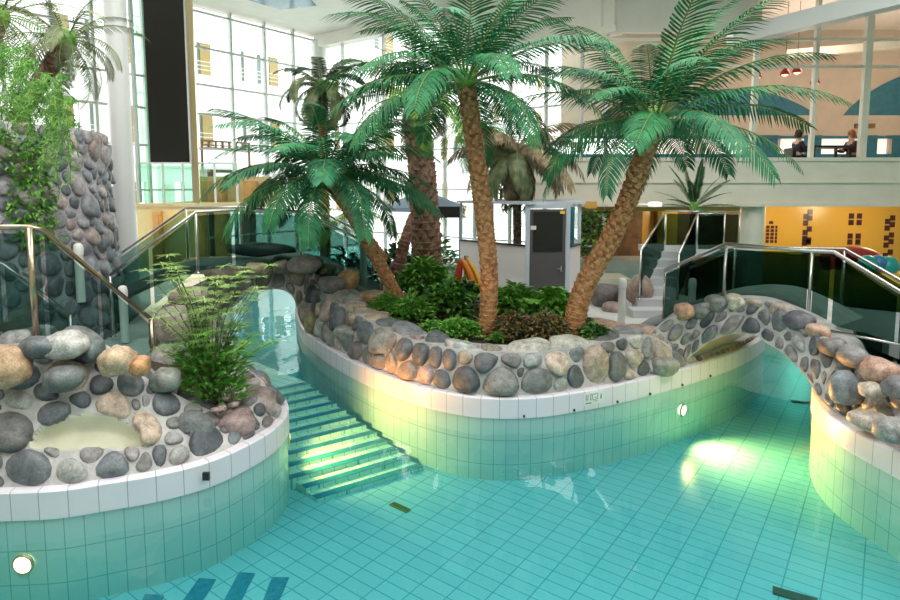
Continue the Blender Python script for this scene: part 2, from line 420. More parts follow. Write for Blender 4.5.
def cell(seeds, k, sf, size, u0, u1, bottom, top):
    u, y, r = seeds[k]; R = size*1.6
    poly = [(u-R, y-R), (u+R, y-R), (u+R, y+R), (u-R, y+R)]
    for j, (a, b, q) in enumerate(seeds):
        if j == k or abs(a-u) > 2*R or abs(b-y) > 2*R: continue
        n = (a-u, b-y); d2 = n[0]**2+n[1]**2
        if d2 < 1e-9: continue
        w = .5+.5*(r*r-q*q)/max(d2, .25*size*size)*.5; w = min(max(w, .2), .8)
        poly = clip(poly, n, n[0]*(u+n[0]*w)+n[1]*(y+n[1]*w))
        if len(poly) < 3: return poly
    poly = clip(poly, (0, -1), -bottom); poly = clip(poly, (-1, 0), -u0); poly = clip(poly, (1, 0), u1)
    if len(poly) < 3: return poly
    e = .03; s = (sf.hh(u+e)-sf.hh(u-e))/(2*e); h = sf.hh(u)
    poly = clip(poly, (-s, 1), -s*u+h-top)
    return poly
def ruled_mesh(mb, sf, nu, nv, mi=0, off=None, uv=False, hole=None, holemi=1, holedepth=.25):
    vs = []; uvs = []
    for i in range(nu+1):
        u = sf.L*i/nu; h = sf.hh(u)
        for j in range(nv+1):
            y = h*j/nv; p = sf.fn(u, y)
            if hole:
                d = hole(u, y, True)
                if d > 0: p = p - sf.nrm(u, min(max(y, .02), h-.02))*holedepth*min(1, d*1.6)
            vs.append(p); uvs.append((u, p.z))
    fs = []; hf = []
    for i in range(nu):
        for j in range(nv):
            f = (i*(nv+1)+j, (i+1)*(nv+1)+j, (i+1)*(nv+1)+j+1, i*(nv+1)+j+1)
            if hole and hole(sf.L*(i+.5)/nu, sf.hh(sf.L*(i+.5)/nu)*(j+.5)/nv): hf.append(f)
            else: fs.append(f)
    b = len(mb.v); mb.add(vs, fs, mi, None, uvs if uv else None)
    for f in hf: mb.f.append([q+b for q in f]); mb.mi.append(holemi)
def boulder(name, c, size, col, label, group=None, seed=0, rz=0, cat='boulder'):
    bm = bmesh.new(); bmesh.ops.create_icosphere(bm, subdivisions=3, radius=1)
    me = bpy.data.meshes.new(name)
    for v in bm.verts:
        d = v.co.normalized(); k = 1+.22*noise.noise(d*1.1+Vector((seed*7.3, 0, 0)))+.06*noise.noise(d*3+Vector((seed, 3, 0)))
        q = Vector((math.copysign(abs(d.x)**.8, d.x), math.copysign(abs(d.y)**.8, d.y), math.copysign(abs(d.z)**.85, d.z)))*k*.92
        v.co = Vector((q.x*size[0]/2, q.y*size[1]/2, q.z*size[2]/2))
    for f in bm.faces: f.smooth = True
    bm.to_mesh(me); bm.free(); me.materials.append(M['stone'])
    at = me.attributes.new('Col', 'FLOAT_COLOR', 'POINT'); at.data.foreach_set('color', [x for _ in me.vertices for x in (*col, 1)])
    o = bpy.data.objects.new(name, me); o.location = c; o.rotation_euler = (0, 0, rz); C.objects.link(o)
    return tag(o, label, cat, group)

# ================================================================== STRUCTURE
FLOORZ = -.80; DECKZ = .28
def ground(name, pts, z, mat, z0=None):
    mb = MB(); n = len(pts); z0 = z0 if z0 is not None else z-.1
    mb.add([(p[0], p[1], z) for p in pts]+[(p[0], p[1], z0) for p in pts],
           [tuple(range(n)), tuple(range(2*n-1, n-1, -1))]+[((i+1) % n, i, n+i, n+(i+1) % n) for i in range(n)])
    return struct(mb, name, mat)
ground('floor', [(-16, -5), (18, -5), (18, 26), (-16, 26)], FLOORZ, M['pool_floor'])
# water body
mb = MB(); mb.box(-15.5, 17.5, -4.5, 25.5, FLOORZ-.05, 0)
tag(mb.build('pool_water', M['water']), 'clear turquoise water filling the winding pool', 'water', kind='stuff')

# outdoors
d1 = Vector((.59, .807, 0)); dB = Vector((.802, -.598, 0)); CORN = Vector((-5.1, 24, 0))
nL = Vector((-.807, .59, 0))
ground('ground_outside', [CORN+nL*.4+d1*40, CORN+nL*.4-d1*20, CORN+nL*30-d1*20, CORN+nL*30+d1*40], .2, M['deck'])
def wallbar(mb, o, d, t0, t1, z0, z1, th=.08, mi=0, off=0.0):
    n = Vector((-d.y, d.x, 0)); a = o+d*t0+n*off; b = o+d*t1+n*off
    vs = [a-n*th/2, b-n*th/2, b+n*th/2, a+n*th/2]
    mb.add([(v.x, v.y, z0) for v in vs]+[(v.x, v.y, z1) for v in vs], [(0,3,2,1),(4,5,6,7),(0,1,5,4),(1,2,6,5),(2,3,7,6),(3,0,4,7)], mi)
def tpx(px, o, d):          # distance along a wall line where it crosses a sight direction
    k = (px-450)/603.0; return (o.x-k*o.y)/(k*d.y-d.x)
# left glazing (wall L) and back glazing (wall B)
TR = [1.0, 2.6, 3.95, 5.06, 6.0, 7.18, 8.3]
mb = MB()
tl = [tpx(p, CORN, d1) for p in (-60, 10, 60, 100, 150, 197, 235, 268, 296)]
for t in tl: wallbar(mb, CORN, d1, t-.04, t+.04, .2, 8.5, .14)
for z in TR: wallbar(mb, CORN, d1, tl[0], 0, z-.03, z+.03, .09)
wl = struct(mb, 'wall_left', M['mullion'])
mb = MB(); wallbar(mb, CORN, d1, tl[0], 0, .25, 8.45, .012)
struct(mb, 'window_1', M['glass_clear'])
mb = MB()
tB = [tpx(p, CORN, dB) for p in (345, 385, 415, 445, 475, 510, 545, 580, 605)]
for t in tB: wallbar(mb, CORN, dB, t-.035, t+.035, .2, 7.0 if t > 6 else 8.5, .12)
for z in TR: wallbar(mb, CORN, dB, 0, 6.1 if z > 7 else tB[-1], z-.025, z+.025, .08)
struct(mb, 'wall_back', M['mullion'])
mb = MB(); wallbar(mb, CORN, dB, .3, tB[-1], .25, 7.0, .012); wallbar(mb, CORN, dB, .3, 6.0, 7.0, 8.45, .012)
struct(mb, 'window_2', M['glass_clear'])
# cream wall above the glazing towards the gallery, and its edge beam
mb = MB(); wallbar(mb, CORN, dB, 6.0, tB[-1]+.2, 7.0, 8.55, .25); wallbar(mb, CORN, dB, 5.6, tB[-1]+.3, 6.86, 7.04, .5)
wallbar(mb, CORN, dB, 0, 6.2, 8.05, 8.5, .5)
struct(mb, 'trim_1', M['ceiling'])
# corner column
mb = MB(); mb.lathe([(.33, .1), (.33, 8.3)], CORN, 24); struct(mb, 'trim_2', M['white_metal'], True)

# ceiling with three roof lights over the pool
mb = MB(); holes = [(-6.3, -2.7), (-.3, 3.3), (5.7, 9.3)]; xs = [-18, -6.3, -2.7, -.3, 3.3, 5.7, 9.3, 19]
def cbox(x0, x1, y0, y1):
    p = [(x0, y0), (x1, y0), (x1, y1), (x0, y1)]
    o = CORN+nL*.3; p = clip(p, (nL.x, nL.y), o.x*nL.x+o.y*nL.y); nB = Vector((.598, .802, 0)); o = CORN+nB*.3
    q = clip(p, (nB.x, nB.y), o.x*nB.x+o.y*nB.y) if x0 < 5.6 else p
    if len(q) < 3: return
    n = len(q); mb.add([(a, b, 8.5) for a, b in q]+[(a, b, 8.7) for a, b in q], [tuple(range(n-1, -1, -1)), tuple(range(n, 2*n))]+[(i, (i+1) % n, n+(i+1) % n, n+i) for i in range(n)])
for i in range(0, 7, 2): cbox(xs[i], xs[i+1], -6, 27)
for a, b in holes: cbox(a, b, -6, -2.2); cbox(a, b, 11.2, 27)
struct(mb, 'ceiling', M['ceiling'])
for k, (a, b) in enumerate(holes):
    mb = MB()
    for j in range(8): mb.box(a, b, -2.2+j*1.914-.04, -2.2+j*1.914+.04, 8.52, 8.66)
    struct(mb, 'window_%d' % (k+5), M['mullion'])
# blue roof light in the corner
mb = MB(); a = V(275, -6, 20); c_ = [(-7.2, 17.9), (-4.4, 17.9), (-4.3, 19.9), (-5.6, 20.3)]
mb.add([(x, y, 8.49) for x, y in c_]+[(x, y, 8.47) for x, y in c_], [(0,1,2,3), (7,6,5,4), (0,4,5,1), (1,5,6,2), (2,6,7,3), (3,7,4,0)])
struct(mb, 'window_8', M['sky_blue'])
# room walls behind the camera and to the sides
mb = MB(); mb.box(-15.6, 18, -5.4, -5.2, -1, 8.5); struct(mb, 'wall_front', M['cream_paint'])
mb = MB(); mb.box(17.6, 17.8, -5.3, 25, -1, 8.5); struct(mb, 'wall_right', M['cream_paint'])
mb = MB(); mb.box(-15.8, -15.6, -5.3, 9, -1, 8.5); struct(mb, 'wall_side', M['cream_paint'])

# outside white building parallel to the left glazing
FO = Vector((-13.2, 29.9, 0)); bld = empty('building', FO+d1*4, 'long white building with recessed balconies seen through the left glazing', 'building')
rowsz = [(1.2, 2.9), (4.7, 6.4), (8.25, 10.0), (11.8, 13.5)]
cols = [-30,(60,85),(92,118),(125,145),(160,182),(200,223),(243,266),(270,289),(305,320),(334,348),(366,382),(385,402),(420,436),(440,455),(475,488),(492,505),(520,531),(535,547)][1:]
tc_ = [(tpx(a, FO, d1), tpx(b, FO, d1)) for a, b in cols]
tend = tc_[-1][1]+3
mb = MB(); z = -.5
edges = [tc_[0][0]-4]+[e for ab in tc_ for e in ab]+[tend]
zb = [-.5]+[q for r in rowsz for q in r]+[16]
for i in range(0, len(zb), 2): wallbar(mb, FO, d1, edges[0], edges[-1], zb[i], zb[i+1], .3)
for (z0, z1) in rowsz:
    for i in range(0, len(edges), 2): wallbar(mb, FO, d1, edges[i], edges[i+1], z0, z1, .3)
part(mb, 'wall', M['facade'], bld)
for (z0, z1) in rowsz:
    for k, (a, b) in enumerate(tc_):
        mb = MB(); wallbar(mb, FO, d1, a-.05, b+.05, z0-.05, z1+.05, .05, 0, .8)
        wallbar(mb, FO, d1, lerp(a, b, .55), b, z0, z1, .06, 1, .72)
        for q in (.25, .45, .65): wallbar(mb, FO, d1, a, b, z0+q, z0+q+.03, .03, 2, -.1)
        part(mb, 'window', [M['facade_window'], M['blind'] if k % 2 == 0 else M['facade'], M['mullion']], bld)
mb = MB()
for z in (-.3, 3.6, 7.0, 10.4): wallbar(mb, FO, d1, edges[0], edges[-1], z, z+.1, .1, 0, -.2)
part(mb, 'ledge', M['white_metal'], bld)
# brown terrace bench outside
t0, t1 = tpx(203, CORN+nL*1.6, d1), tpx(250, CORN+nL*1.6, d1)
mb = MB(); wallbar(mb, CORN+nL*1.6, d1, t0, t1, 4.02, 4.1, .5); wallbar(mb, CORN+nL*1.6, d1, t0, t1, 4.3, 4.36, .08)
wallbar(mb, CORN+nL*1.6, d1, t0, t1, 4.16, 4.2, .06)
for i in range(8): t = lerp(t0, t1, i/7); wallbar(mb, CORN+nL*1.6, d1, t-.04, t+.04, 3.3 if i in (0, 7) else 4.05, 4.36, .05)
wallbar(mb, CORN+nL*1.6, d1, t0, t1, 3.2, 3.3, .9); wallbar(mb, CORN+nL*1.6, d1, t0, t0+.3, .2, 3.3, .6); wallbar(mb, CORN+nL*1.6, d1, t1-.3, t1, .2, 3.3, .6)
tag(mb.build('terrace_rail', M['terrace_brown']), 'brown slatted terrace railing on a ledge outside the left glazing', 'railing')

# big white column, left
c = V(126, 230, 12.4)
mb = MB(); mb.lathe([(.21, DECKZ-.1), (.21, 8.5)], (c.x, c.y, 0), 28)
tag(mb.build('column', M['white_metal'], None, True), 'tall round white column right of the rock tower', 'column')

# ------------------------------------------------------------------ right: gallery
GY = 16.6
def GX(px): return (px-450)/605.0*GY
gx0, gx1 = GX(531), 18.0
bal = empty('balcony', (GX(700), GY, 2.4), 'long cream gallery balcony front spanning the right background', 'balcony')
mb = MB(); mb.box(gx0, gx1, GY, GY+.18, 2.22, 3.46); mb.box(gx0, gx1, GY-.05, GY+.25, 3.40, 3.50); part(mb, 'parapet', M['cream_paint'], bal)
mb = MB(); mb.box(gx0, gx1, GY-.06, GY, 2.80, 2.86); mb.box(gx0, gx1, GY-.10, GY+.3, 2.16, 2.26); part(mb, 'ledge', M['cream_paint'], bal)
mb = MB(); mb.box(gx0, gx1, GY+.18, 23.4, 2.3, 2.5); part(mb, 'floor_slab', M['cream_paint'], bal)
mb = MB(); mb.box(GX(585), GX(748), GY+.3, GY+.5, 2.02, 2.2); part(mb, 'trim_board', M['orange_trim'], bal)
# gallery glazing bars
mb = MB()
for p, w in ((690, .06), (753, .14), (812, .10), (863, .18), (925, .14)):
    x = GX(p); mb.box(x-w/2, x+w/2, GY+.02, GY+.16, 3.46, 8.5)
for z in (5.95, 6.67): mb.box(GX(600), gx1, GY+.04, GY+.12, z-.035, z+.035)
struct(mb, 'trim_3', M['cream_paint'])
mb = MB(); mb.box(GX(600), GX(753), GY+.3, GY+.4, 6.9, 8.5); struct(mb, 'trim_4', M['ceiling'])
# slanting roof beam in front of the gallery
mb = MB(); mb.beam((8.0, 17.2, 6.85), (10.6, 12.1, 6.85), .4, .42); mb.box(7.8, 8.2, 17.0, 17.4, 6.7, 8.5)
struct(mb, 'trim_5', M['white_metal'])
mb = MB(); mb.beam((10.2, 16.2, 7.9), (14.5, 12, 7.3), .25, .3); mb.beam((11.5, 21, 7.2), (16.2, 17.6, 7.0), .25, .25); struct(mb, 'trim_6', M['cream_paint'])
# gallery back wall with two teal arches and a lower row of openings
BY = 23.0
def BX(px): return (px-450)/608.0*BY
mb = MB(); mb.box(4.2, 18, BY, BY+.2, 5.35, 8.5); mb.box(4.2, 18, BY-.05, BY+.2, 4.62, 5.36)
for p in (640, 700, 752, 778, 818, 868, 893): mb.box(BX(p)-.12, BX(p)+.12, BY, BY+.2, 2.5, 4.62)
mb.box(4.2, 18, BY, BY+.2, 2.5, 3.5)
gw = struct(mb, 'wall_gallery', M['peach_paint'])
mb = MB()
for x0, xa, x1, za in ((GX(655)*BY/GY*.985, BX(738), BX(815), 6.35), (BX(842), BX(930), BX(1010), 7.0)):
    n = 24; pts = [(lerp(x0, x1, i/n), 5.36+(za-5.36)*math.sin(PI*i/n)**.8) for i in range(n+1)]
    vs = [(x, BY-.04, z) for x, z in pts]+[(x, BY-.04, 5.36) for x, z in pts]
    vs += [(x, BY+.01, z) for x, z in pts]
    mb.add(vs, [(i, i+1, n+2+i, n+1+i) for i in range(n)]+[(i, 2*n+2+i, 2*n+3+i, i+1) for i in range(n)])
o = mb.build('arch_panel', M['teal_paint'], gw)
mb = MB()
for a, b in ((640, 700), (700, 752), (778, 818), (818, 868), (868, 893), (893, 960)): mb.box(BX(a)+.12, BX(b)-.12, BY+.12, BY+.16, 3.5, 4.62)
mb.build('pane', M['window_glow'], gw)
mb = MB()
for a, b in ((640, 645), (752, 778), (806, 822), (866, 878), (893, 960)): mb.box(BX(a), BX(b), BY-.02, BY+.1, 3.5, 4.62)
mb.box(4.2, 17.6, BY-.035, BY+.08, 3.72, 3.92); mb.box(4.2, 17.6, BY-.06, BY+.08, 4.5, 4.60)
mb.build('frame', M['teal_paint'], gw)
mb = MB(); x = BX(853); mb.box(x, x+.75, BY-.12, BY-.05, 4.9, 5.05); struct(mb, 'trim_7', M['brown_panel'])
# below the gallery
mb = MB(); mb.box(4, 18, 21, 21.2, -.9, 2.3)
yw = struct(mb, 'wall_yellow', M['yellow_tile'])
def YX(px): return (px-450)/600.0*21
def YZ(py):
    d = ray(800, py); return CAMZ+d.z*21/d.y
mb = MB(); s = YX(806)-YX(801)
def sq(px, py, w=5, h=5.5):
    x = YX(px); z = YZ(py); mb.box(x-w/596*21/2, x+w/596*21/2, 20.985, 21.0, z-h/612*21/2, z+h/612*21/2)
for i in range(5): sq(768.5, 227+i*3.6, 3.2, 3.0); sq(773, 227+i*3.6, 3.2, 3.0); sq(777, 227+i*3.6, 2, 3.0)
sq(771.5, 222.5, 4, 3)
for y in (216.5, 223, 232.5, 238.5): sq(806, y)
for y in (212, 214+4, 229, 236+6): sq(810, y)
for y in (255, 243): sq(806, y); sq(810, y-3)
for x in (851.5, 859.5):
    for y in (216, 222.5, 236, 242): sq(x, y)
for y in (221.5, 228, 238, 245, 255.5, 264): sq(888, y)
for y in (218, 224.5, 235, 241.5, 252, 259): sq(892.8, y)
mb.build('accent_tiles', M['dark_red'], yw)
mb = MB(); mb.box(YX(654), YX(748), 20.6, 20.98, -.9, 2.1); mb.box(YX(585), YX(640), 20.7, 20.98, -.9, 2.1); struct(mb, 'trim_8', M['brown_panel'])  # second box is a dark sheet standing in for a shaded opening
mb = MB(); mb.lathe([(.33, -.8), (.33, 2.25)], (GX(757)*1.02, GY+.45, 0), 24)
tag(mb.build('column', M['cream_paint'], None, True), 'round cream column under the gallery, left of the yellow wall', 'column')
mb = MB(); mb.box(YX(641), YX(655), 18.9, 19.3, -.8, 2.25)
tag(mb.build('column', M['yellow_tile']), 'square yellow pillar under the gallery behind the steps', 'column')
for i, x in enumerate((8.0, 11.2, 14)):
    l = bpy.data.lights.new('under_gallery_lamp', 'POINT'); l.energy = 95; l.color = (1, .80, .5); l.shadow_soft_size = .35
    o = bpy.data.objects.new('under_gallery_lamp', l); o.location = (x, 18.8, 1.85); C.objects.link(o)
l = bpy.data.lights.new('gallery_lamp', 'POINT'); l.energy = 130; l.color = (1, .76, .62); l.shadow_soft_size = .6
o = bpy.data.objects.new('gallery_lamp', l); o.location = (11.5, 19.8, 6.6); C.objects.link(o)
o2 = o.copy(); o2.location = (16, 19.5, 6.6); C.objects.link(o2)

# ------------------------------------------------------------------ left: lift and mint glass gallery
LY = 15.2
def LX(px, Y=LY): return (px-450)/603.0*Y
lift = empty('lift_shaft', (LX(170), LY+.6, 3.3), 'tall black lift shaft panel in a steel and glass frame', 'lift')
mb = MB(); mb.box(LX(150), LX(192), LY+.08, LY+.2, 3.32, 8.5); part(mb, 'panel', M['black_panel'], lift)
mb = MB(); mb.box(LX(192), LX(199), LY, LY+.06, 2.3, 8.5); part(mb, 'frame', M['brass_edge'], lift)
mb = MB(); mb.box(LX(138), LX(150), LY+.02, LY+.1, 2.3, 8.5); part(mb, 'side_panel', M['glass_green'], lift)
mb = MB(); mb.box(LX(136.5), LX(139), LY, LY+.12, 2.3, 8.5); mb.box(LX(191), LX(193), LY-.02, LY+.1, 3.3, 8.5); part(mb, 'rail', M['mullion'], lift)
mb = MB(); mb.box(LX(152), LX(190), LY+.3, LY+1.1, 2.3, 3.25); part(mb, 'lift_car', M['glass_green'], lift)
mb = MB(); mb.box(LX(133), LX(238), LY, LY+3.2, 2.12, 2.26); mb.box(LX(133), LX(238), LY-.03, LY, 2.2, 2.29)
terr = tag(mb.build('landing', M['warm_wall']), 'thin first floor landing slab under the lift', 'landing')
gl = empty('glass_balustrade', (LX(200), LY, 2.26), 'mint glass balustrade on the landing below the lift', 'railing')
bp_ = [136, 162, 182, 214, 236]
for a, b in zip(bp_, bp_[1:]):
    mb = MB(); mb.box(LX(a)+.03, LX(b)-.03, LY+.05, LY+.065, 2.3, 3.28); part(mb, 'glass_panel', M['glass_green'], gl)
for a in bp_:
    mb = MB(); mb.box(LX(a)-.02, LX(a)+.02, LY+.04, LY+.09, 2.26, 3.3); part(mb, 'post', M['white_metal'], gl)
mb = MB(); mb.box(LX(136), LX(236), LY+.03, LY+.09, 3.28, 3.32); part(mb, 'handrail', M['white_metal'], gl)
mb = MB(); mb.box(LX(135, 18.3), LX(203, 18.3), 18.3, 18.45, .2, 2.1); mb.box(LX(150), LX(240), LY+2.6, LY+2.7, 2.26, 3.0)
struct(mb, 'wall_lobby', M['warm_wall'])
for a, b, lab in ((152, 160, 'narrow brown wooden door in the lit lobby under the lift'), (196, 206, 'wooden locker panel in the lobby right of the lift'), (214, 228, 'wide wooden cabinet front in the lobby beside the palm')):
    mb = MB(); mb.box(LX(a, 18.2), LX(b, 18.2), 18.12, 18.28, .3, 1.95); mb.box(LX(a, 18.2)+.05, LX(b, 18.2)-.05, 18.08, 18.12, .4, 1.0); mb.box(LX(a, 18.2)+.05, LX(b, 18.2)-.05, 18.08, 18.12, 1.1, 1.85)
    tag(mb.build('cabinet', M['wood']), lab, 'cabinet')
for a, b in ((165, 190), (213, 226)):
    mb = MB(); mb.box(LX(a), LX(b), LY+2.2, LY+2.55, 2.26, 2.86); mb.box(LX(a)+.04, LX(b)-.04, LY+2.17, LY+2.2, 2.32, 2.8)
    tag(mb.build('cabinet', M['wood']), 'low wooden cabinet on the landing, '+('behind the lift glass' if a == 165 else 'right of the lift'), 'cabinet')
l = bpy.data.lights.new('lobby_lamp', 'POINT'); l.energy = 60; l.color = (1, .8, .5); l.shadow_soft_size = .3
o = bpy.data.objects.new('lobby_lamp', l); o.location = (LX(175, 16.6), 16.6, 1.7); C.objects.link(o)

# ------------------------------------------------------------------ decks beyond the pools
mb = MB()
def poly_deck(pts, z=DECKZ, z0=-.8):
    n = len(pts); mb.add([(p[0], p[1], z) for p in pts]+[(p[0], p[1], z0) for p in pts],
        [tuple(range(n)), tuple(range(2*n-1, n-1, -1))]+[((i+1) % n, i, n+i, n+(i+1) % n) for i in range(n)])
ISL_BACK = [W(744, 322), W(700, 312), W(672, 306), W(660, 296), (4.6, 14.2), (2.6, 14.6), (.6, 14.0), (-.6, 13.9), (-1.2, 16.5), (-2.6, 17.0), (-2.4, 13), W(318, 312)]
poly_deck([W(700, 345)]+[p for p in ISL_BACK]+[W(340, 335), W(420, 370), W(500, 378), W(600, 370)], z=.30)
poly_deck([(-2.6, 21.7), (0.0, 19.9), (2.2, 18.4), (.4, 18.0), (-2, 19.0)], z=.35)
poly_deck([(3.4, 19.2), (6.9, 19.2), (6.9, 21), (3.2, 21)], z=.3)
struct(mb, 'floor_deck', M['deck'])
mb = MB(); poly_deck([(-15.5, -2), (-5.2, 2.5), (-4.9, 6.3), (-4.3, 7.3), (-4.0, 9.2), (-4.7, 10.2), (-5.3, 12.5), (-7.0, 17.8), (-15.5, 17.8)])
struct(mb, 'floor_left', M['deck'])

# ================================================================== ROCKWORK AND POOL EDGES
def smooth_xy(pts, n=8): return catmull([Vector((p[0], p[1], 0)) for p in pts], n)
def inset(path, i, d):
    a = path[max(i-1, 0)]; b = path[min(i+1, len(path)-1)]; t = (b-a).normalized()
    return path[i] + Vector((-t.y, t.x, 0))*d
def pool_edge(parent, pts, key_tile='pool_wall'):
    path = smooth_xy(pts); n = len(path); s = [0]
    for i in range(1, n): s.append(s[-1]+(path[i]-path[i-1]).length)
    mb = MB(); vs = []; uv = []
    for i in range(n):
        for z in (FLOORZ, 0.0): vs.append((path[i].x, path[i].y, z)); uv.append((s[i], z))
    mb.add(vs, [(2*i, 2*i+2, 2*i+3, 2*i+1) for i in range(n-1)], 0, None, uv)
    part(mb, 'tile_wall', M['pool_wall'], parent)
    mb = MB(); vs = []; uv = []
    for i in range(n):
        o = inset(path, i, -.02); q = inset(path, i, .10)
        for p, z in ((o, -.02), (o, .215), (inset(path, i, -.005), .23), (q, .235)): vs.append((p.x, p.y, z)); uv.append((s[i], z+.1))
    mb.add(vs, [(4*i+k, 4*i+4+k, 4*i+5+k, 4*i+1+k) for i in range(n-1) for k in range(3)], 0, None, uv)
    part(mb, 'white_band', M['band'], parent)
    return path
def thick(mb, sf, off, n=60, mi=0):
    """closed body: ruled front, the same surface shifted by off, and the rims"""
    A = []
    for i in range(n+1):
        u = sf.L*i/n; h = sf.hh(u); A.append((sf.fn(u, 0), sf.fn(u, h)))
    vs = []
    for i, (p, q) in enumerate(A):
        o = off(i/n) if callable(off) else off
        vs += [p, q, q+o, p+o]
    fs = [(4*i+k, 4*i+4+k, 4*i+4+(k+1) % 4, 4*i+(k+1) % 4) for i in range(n) for k in range(4)]
    fs += [(0, 1, 2, 3), (4*n+3, 4*n+2, 4*n+1, 4*n)]
    mb.add(vs, fs, mi)
    for k in range(3, 4*n, 4): mb.mi[len(mb.mi)-len(fs)+k] = 1

# ---- planted island in the middle
isl = empty('planted_island', W(520, 380), 'curved planted island with white tile edge in the middle of the pool', 'island')
ip = [W(*p) for p in ((296, 318), (303, 339), (322, 357), (347, 373), (380, 389), (418, 403), (460, 413), (500, 416.5), (540, 415), (580, 409), (620, 401), (660, 391), (700, 379), (738, 365), (757, 354), (764, 346), (756, 337), (735, 330))]
path = pool_edge(isl, ip)
tops = [1.12, 1.02, .92, .84, .76, .73, .73, .73, .72, .72, .74, .72, .30, .29, .29, .29, .29, .29]
ti = [.2, .2, .2, .2, .2, .2, .2, .2, .2, .2, .2, .2, .12, .1, .1, .1, .1, .1]
P = []; Q = []; R = []
for k in range(len(ip)):
    i = k*8; a = inset(path, i, .06); b = inset(path, i, ti[k]); c = inset(path, i, ti[k]+(.42 if k < 12 else .12))
    P.append((a.x, a.y, .23)); Q.append((b.x, b.y, tops[k])); R.append((c.x, c.y, tops[k]-.02))
s1 = Ruled(P, Q, 6); s2 = Ruled(Q, R, 6)
mb = MB(); ruled_mesh(mb, s1, 140, 4); ruled_mesh(mb, s2, 140, 3); part(mb, 'mortar', M['mortar'], isl, True)
mb = MB(); umax = s1.u[12*6]
cobbles(mb, s1, .25, 3, gap=.008, bulge=.24, pal=PAL_MIX, u1=umax)
cobbles(mb, s1, .11, 5, gap=.006, bulge=.3, pal=[(.20,.15,.11),(.28,.22,.16),(.16,.13,.11)], u0=umax+.02)
cobbles(mb, s2, .40, 9, gap=.015, bulge=.16, pal=PAL_MIX+PAL_WARM+[(.44,.43,.38)]*4, u1=s2.u[12*6], top=.0)
part(mb, 'cobblestones', M['stone'], isl, True)
mb = MB(); soilpts = [Vector(r) for r in R[1:12]]+[Vector((2.55, 8.9, .7)), Vector((1.6, 11.3, .5)), Vector((-.2, 12.6, .45)), Vector((-1.6, 13.2, .45)), Vector((-2.6, 12.2, .6))]
ctr = Vector((0, 9.3, .74)); n = len(soilpts)
mb.add([ctr]+[Vector((p.x, p.y, max(.34, p.z-.06))) for p in soilpts]+[Vector((p.x, p.y, .1)) for p in soilpts], [(0, i+1, (i+1) % n+1) for i in range(n)]+[(i+1, n+i+1, n+(i+1) % n+1, (i+1) % n+1) for i in range(n)])
part(mb, 'soil_bed', M['soil'], isl)
# depth sign on the white band, black rubber joints
def on_band(px, py):
    d = ray(px, py); best = None
    for i in range(len(path)-1):
        a, b = inset(path, i, -.022), inset(path, i+1, -.022)
        for k in range(10):
            p = a.lerp(b, k/10); q = p*1.0; t = p.y/d.y; e = abs(d.x*t-p.x)
            if best is None or (e < best[0]): best = (e, p, (b-a).normalized(), CAMZ+d.z*t)
    return best[1:]
sg_c, sg_t, sg_z = on_band(594, 397)
sgn = Vector((sg_t.y, -sg_t.x, 0))
sign = empty('depth_sign', (sg_c.x, sg_c.y, .12), 'small grey-white pool depth sign on the island tile edge', 'sign')
def sgbox(mb, x0, x1, z0, z1, o0, o1, mi=0):
    vs = [Vector((sg_c.x, sg_c.y, 0))+sg_t*x+sgn*o+Vector((0, 0, z)) for o in (o0, o1) for x, z in ((x0, z0), (x1, z0), (x1, z1), (x0, z1))]
    mb.add(vs, [(0,1,2,3), (7,6,5,4), (0,4,5,1), (1,5,6,2), (2,6,7,3), (3,7,4,0)], mi)
mb = MB(); sgbox(mb, -.15, .15, .04, .20, 0, .006); part(mb, 'plate', M['sign_white'], sign)
mb = MB()
for x in (-.125, -.10, -.06, -.035): sgbox(mb, x, x+.009, .10, .175, .006, .008)
sgbox(mb, -.06, -.03, .17, .177, .006, .008); sgbox(mb, -.06, -.03, .10, .107, .006, .008); sgbox(mb, -.13, -.04, .06, .075, .006, .008)
sgbox(mb, -.015, .055, .168, .176, .006, .008); sgbox(mb, -.015, .055, .10, .108, .006, .008); sgbox(mb, .048, .055, .10, .176, .006, .008); sgbox(mb, 0, .04, .125, .13, .006, .008)
sgbox(mb, -.015, .055, .08, .086, .006, .008)
part(mb, 'lettering', M['sign_grey'], sign); mb = MB()
sgbox(mb, .095, .115, .10, .14, .006, .008); sgbox(mb, .10, .11, .14, .165, .006, .008)
part(mb, 'pictogram', M['sign_grey'], sign)
mb = MB()
for px, py in ((524, 416), (574, 411), (617, 403), (650, 396), (682, 387), (710, 379)):
    c, t, z = on_band(px, py); mb.box(c.x-.012, c.x+.012, c.y-.02, c.y+.02, 0.0, .025)
part(mb, 'rubber_stop', M['black_plastic'], isl)

# ---- left rock bank
bank = empty('rock_bank', W(120, 500), 'rounded boulder rockwork bank with white tile edge, lower left', 'rockwork')
lpx = [(-70, 520), (0, 518), (60, 515), (110, 507), (160, 498), (210, 484), (250, 465), (275, 448), (287, 431), (284, 417), (268, 402), (250, 388), (238, 372), (232, 355), (226, 335)]
lp = [W(*p) for p in lpx]; lpath = pool_edge(bank, lp)
tp = [(-70, 340, .8), (0, 345, .75), (55, 340, .8), (100, 352, .75), (150, 380, .6), (196, 404, .5), (232, 416, .36)]
P = []; Q = []; R = []
for k in range(len(lp)):
    i = k*8; a = inset(lpath, i, .06); P.append((a.x, a.y, .23))
    if k < 7: px, py, dy = tp[k]; q = V(px, py, a.y+dy)
    else: b = inset(lpath, i, .22); q = Vector((b.x, b.y, .46 if k < 11 else .5))
    Q.append(q); b = inset(lpath, i, .45)-inset(lpath, i, .0); R.append(q+Vector((b.x, b.y, -.05)))
s1 = Ruled(P, Q, 6); s2 = Ruled(Q, R, 6)
eL = s1.inv(30, 447); eR = s1.inv(148, 443); eT = s1.inv(92, 415)
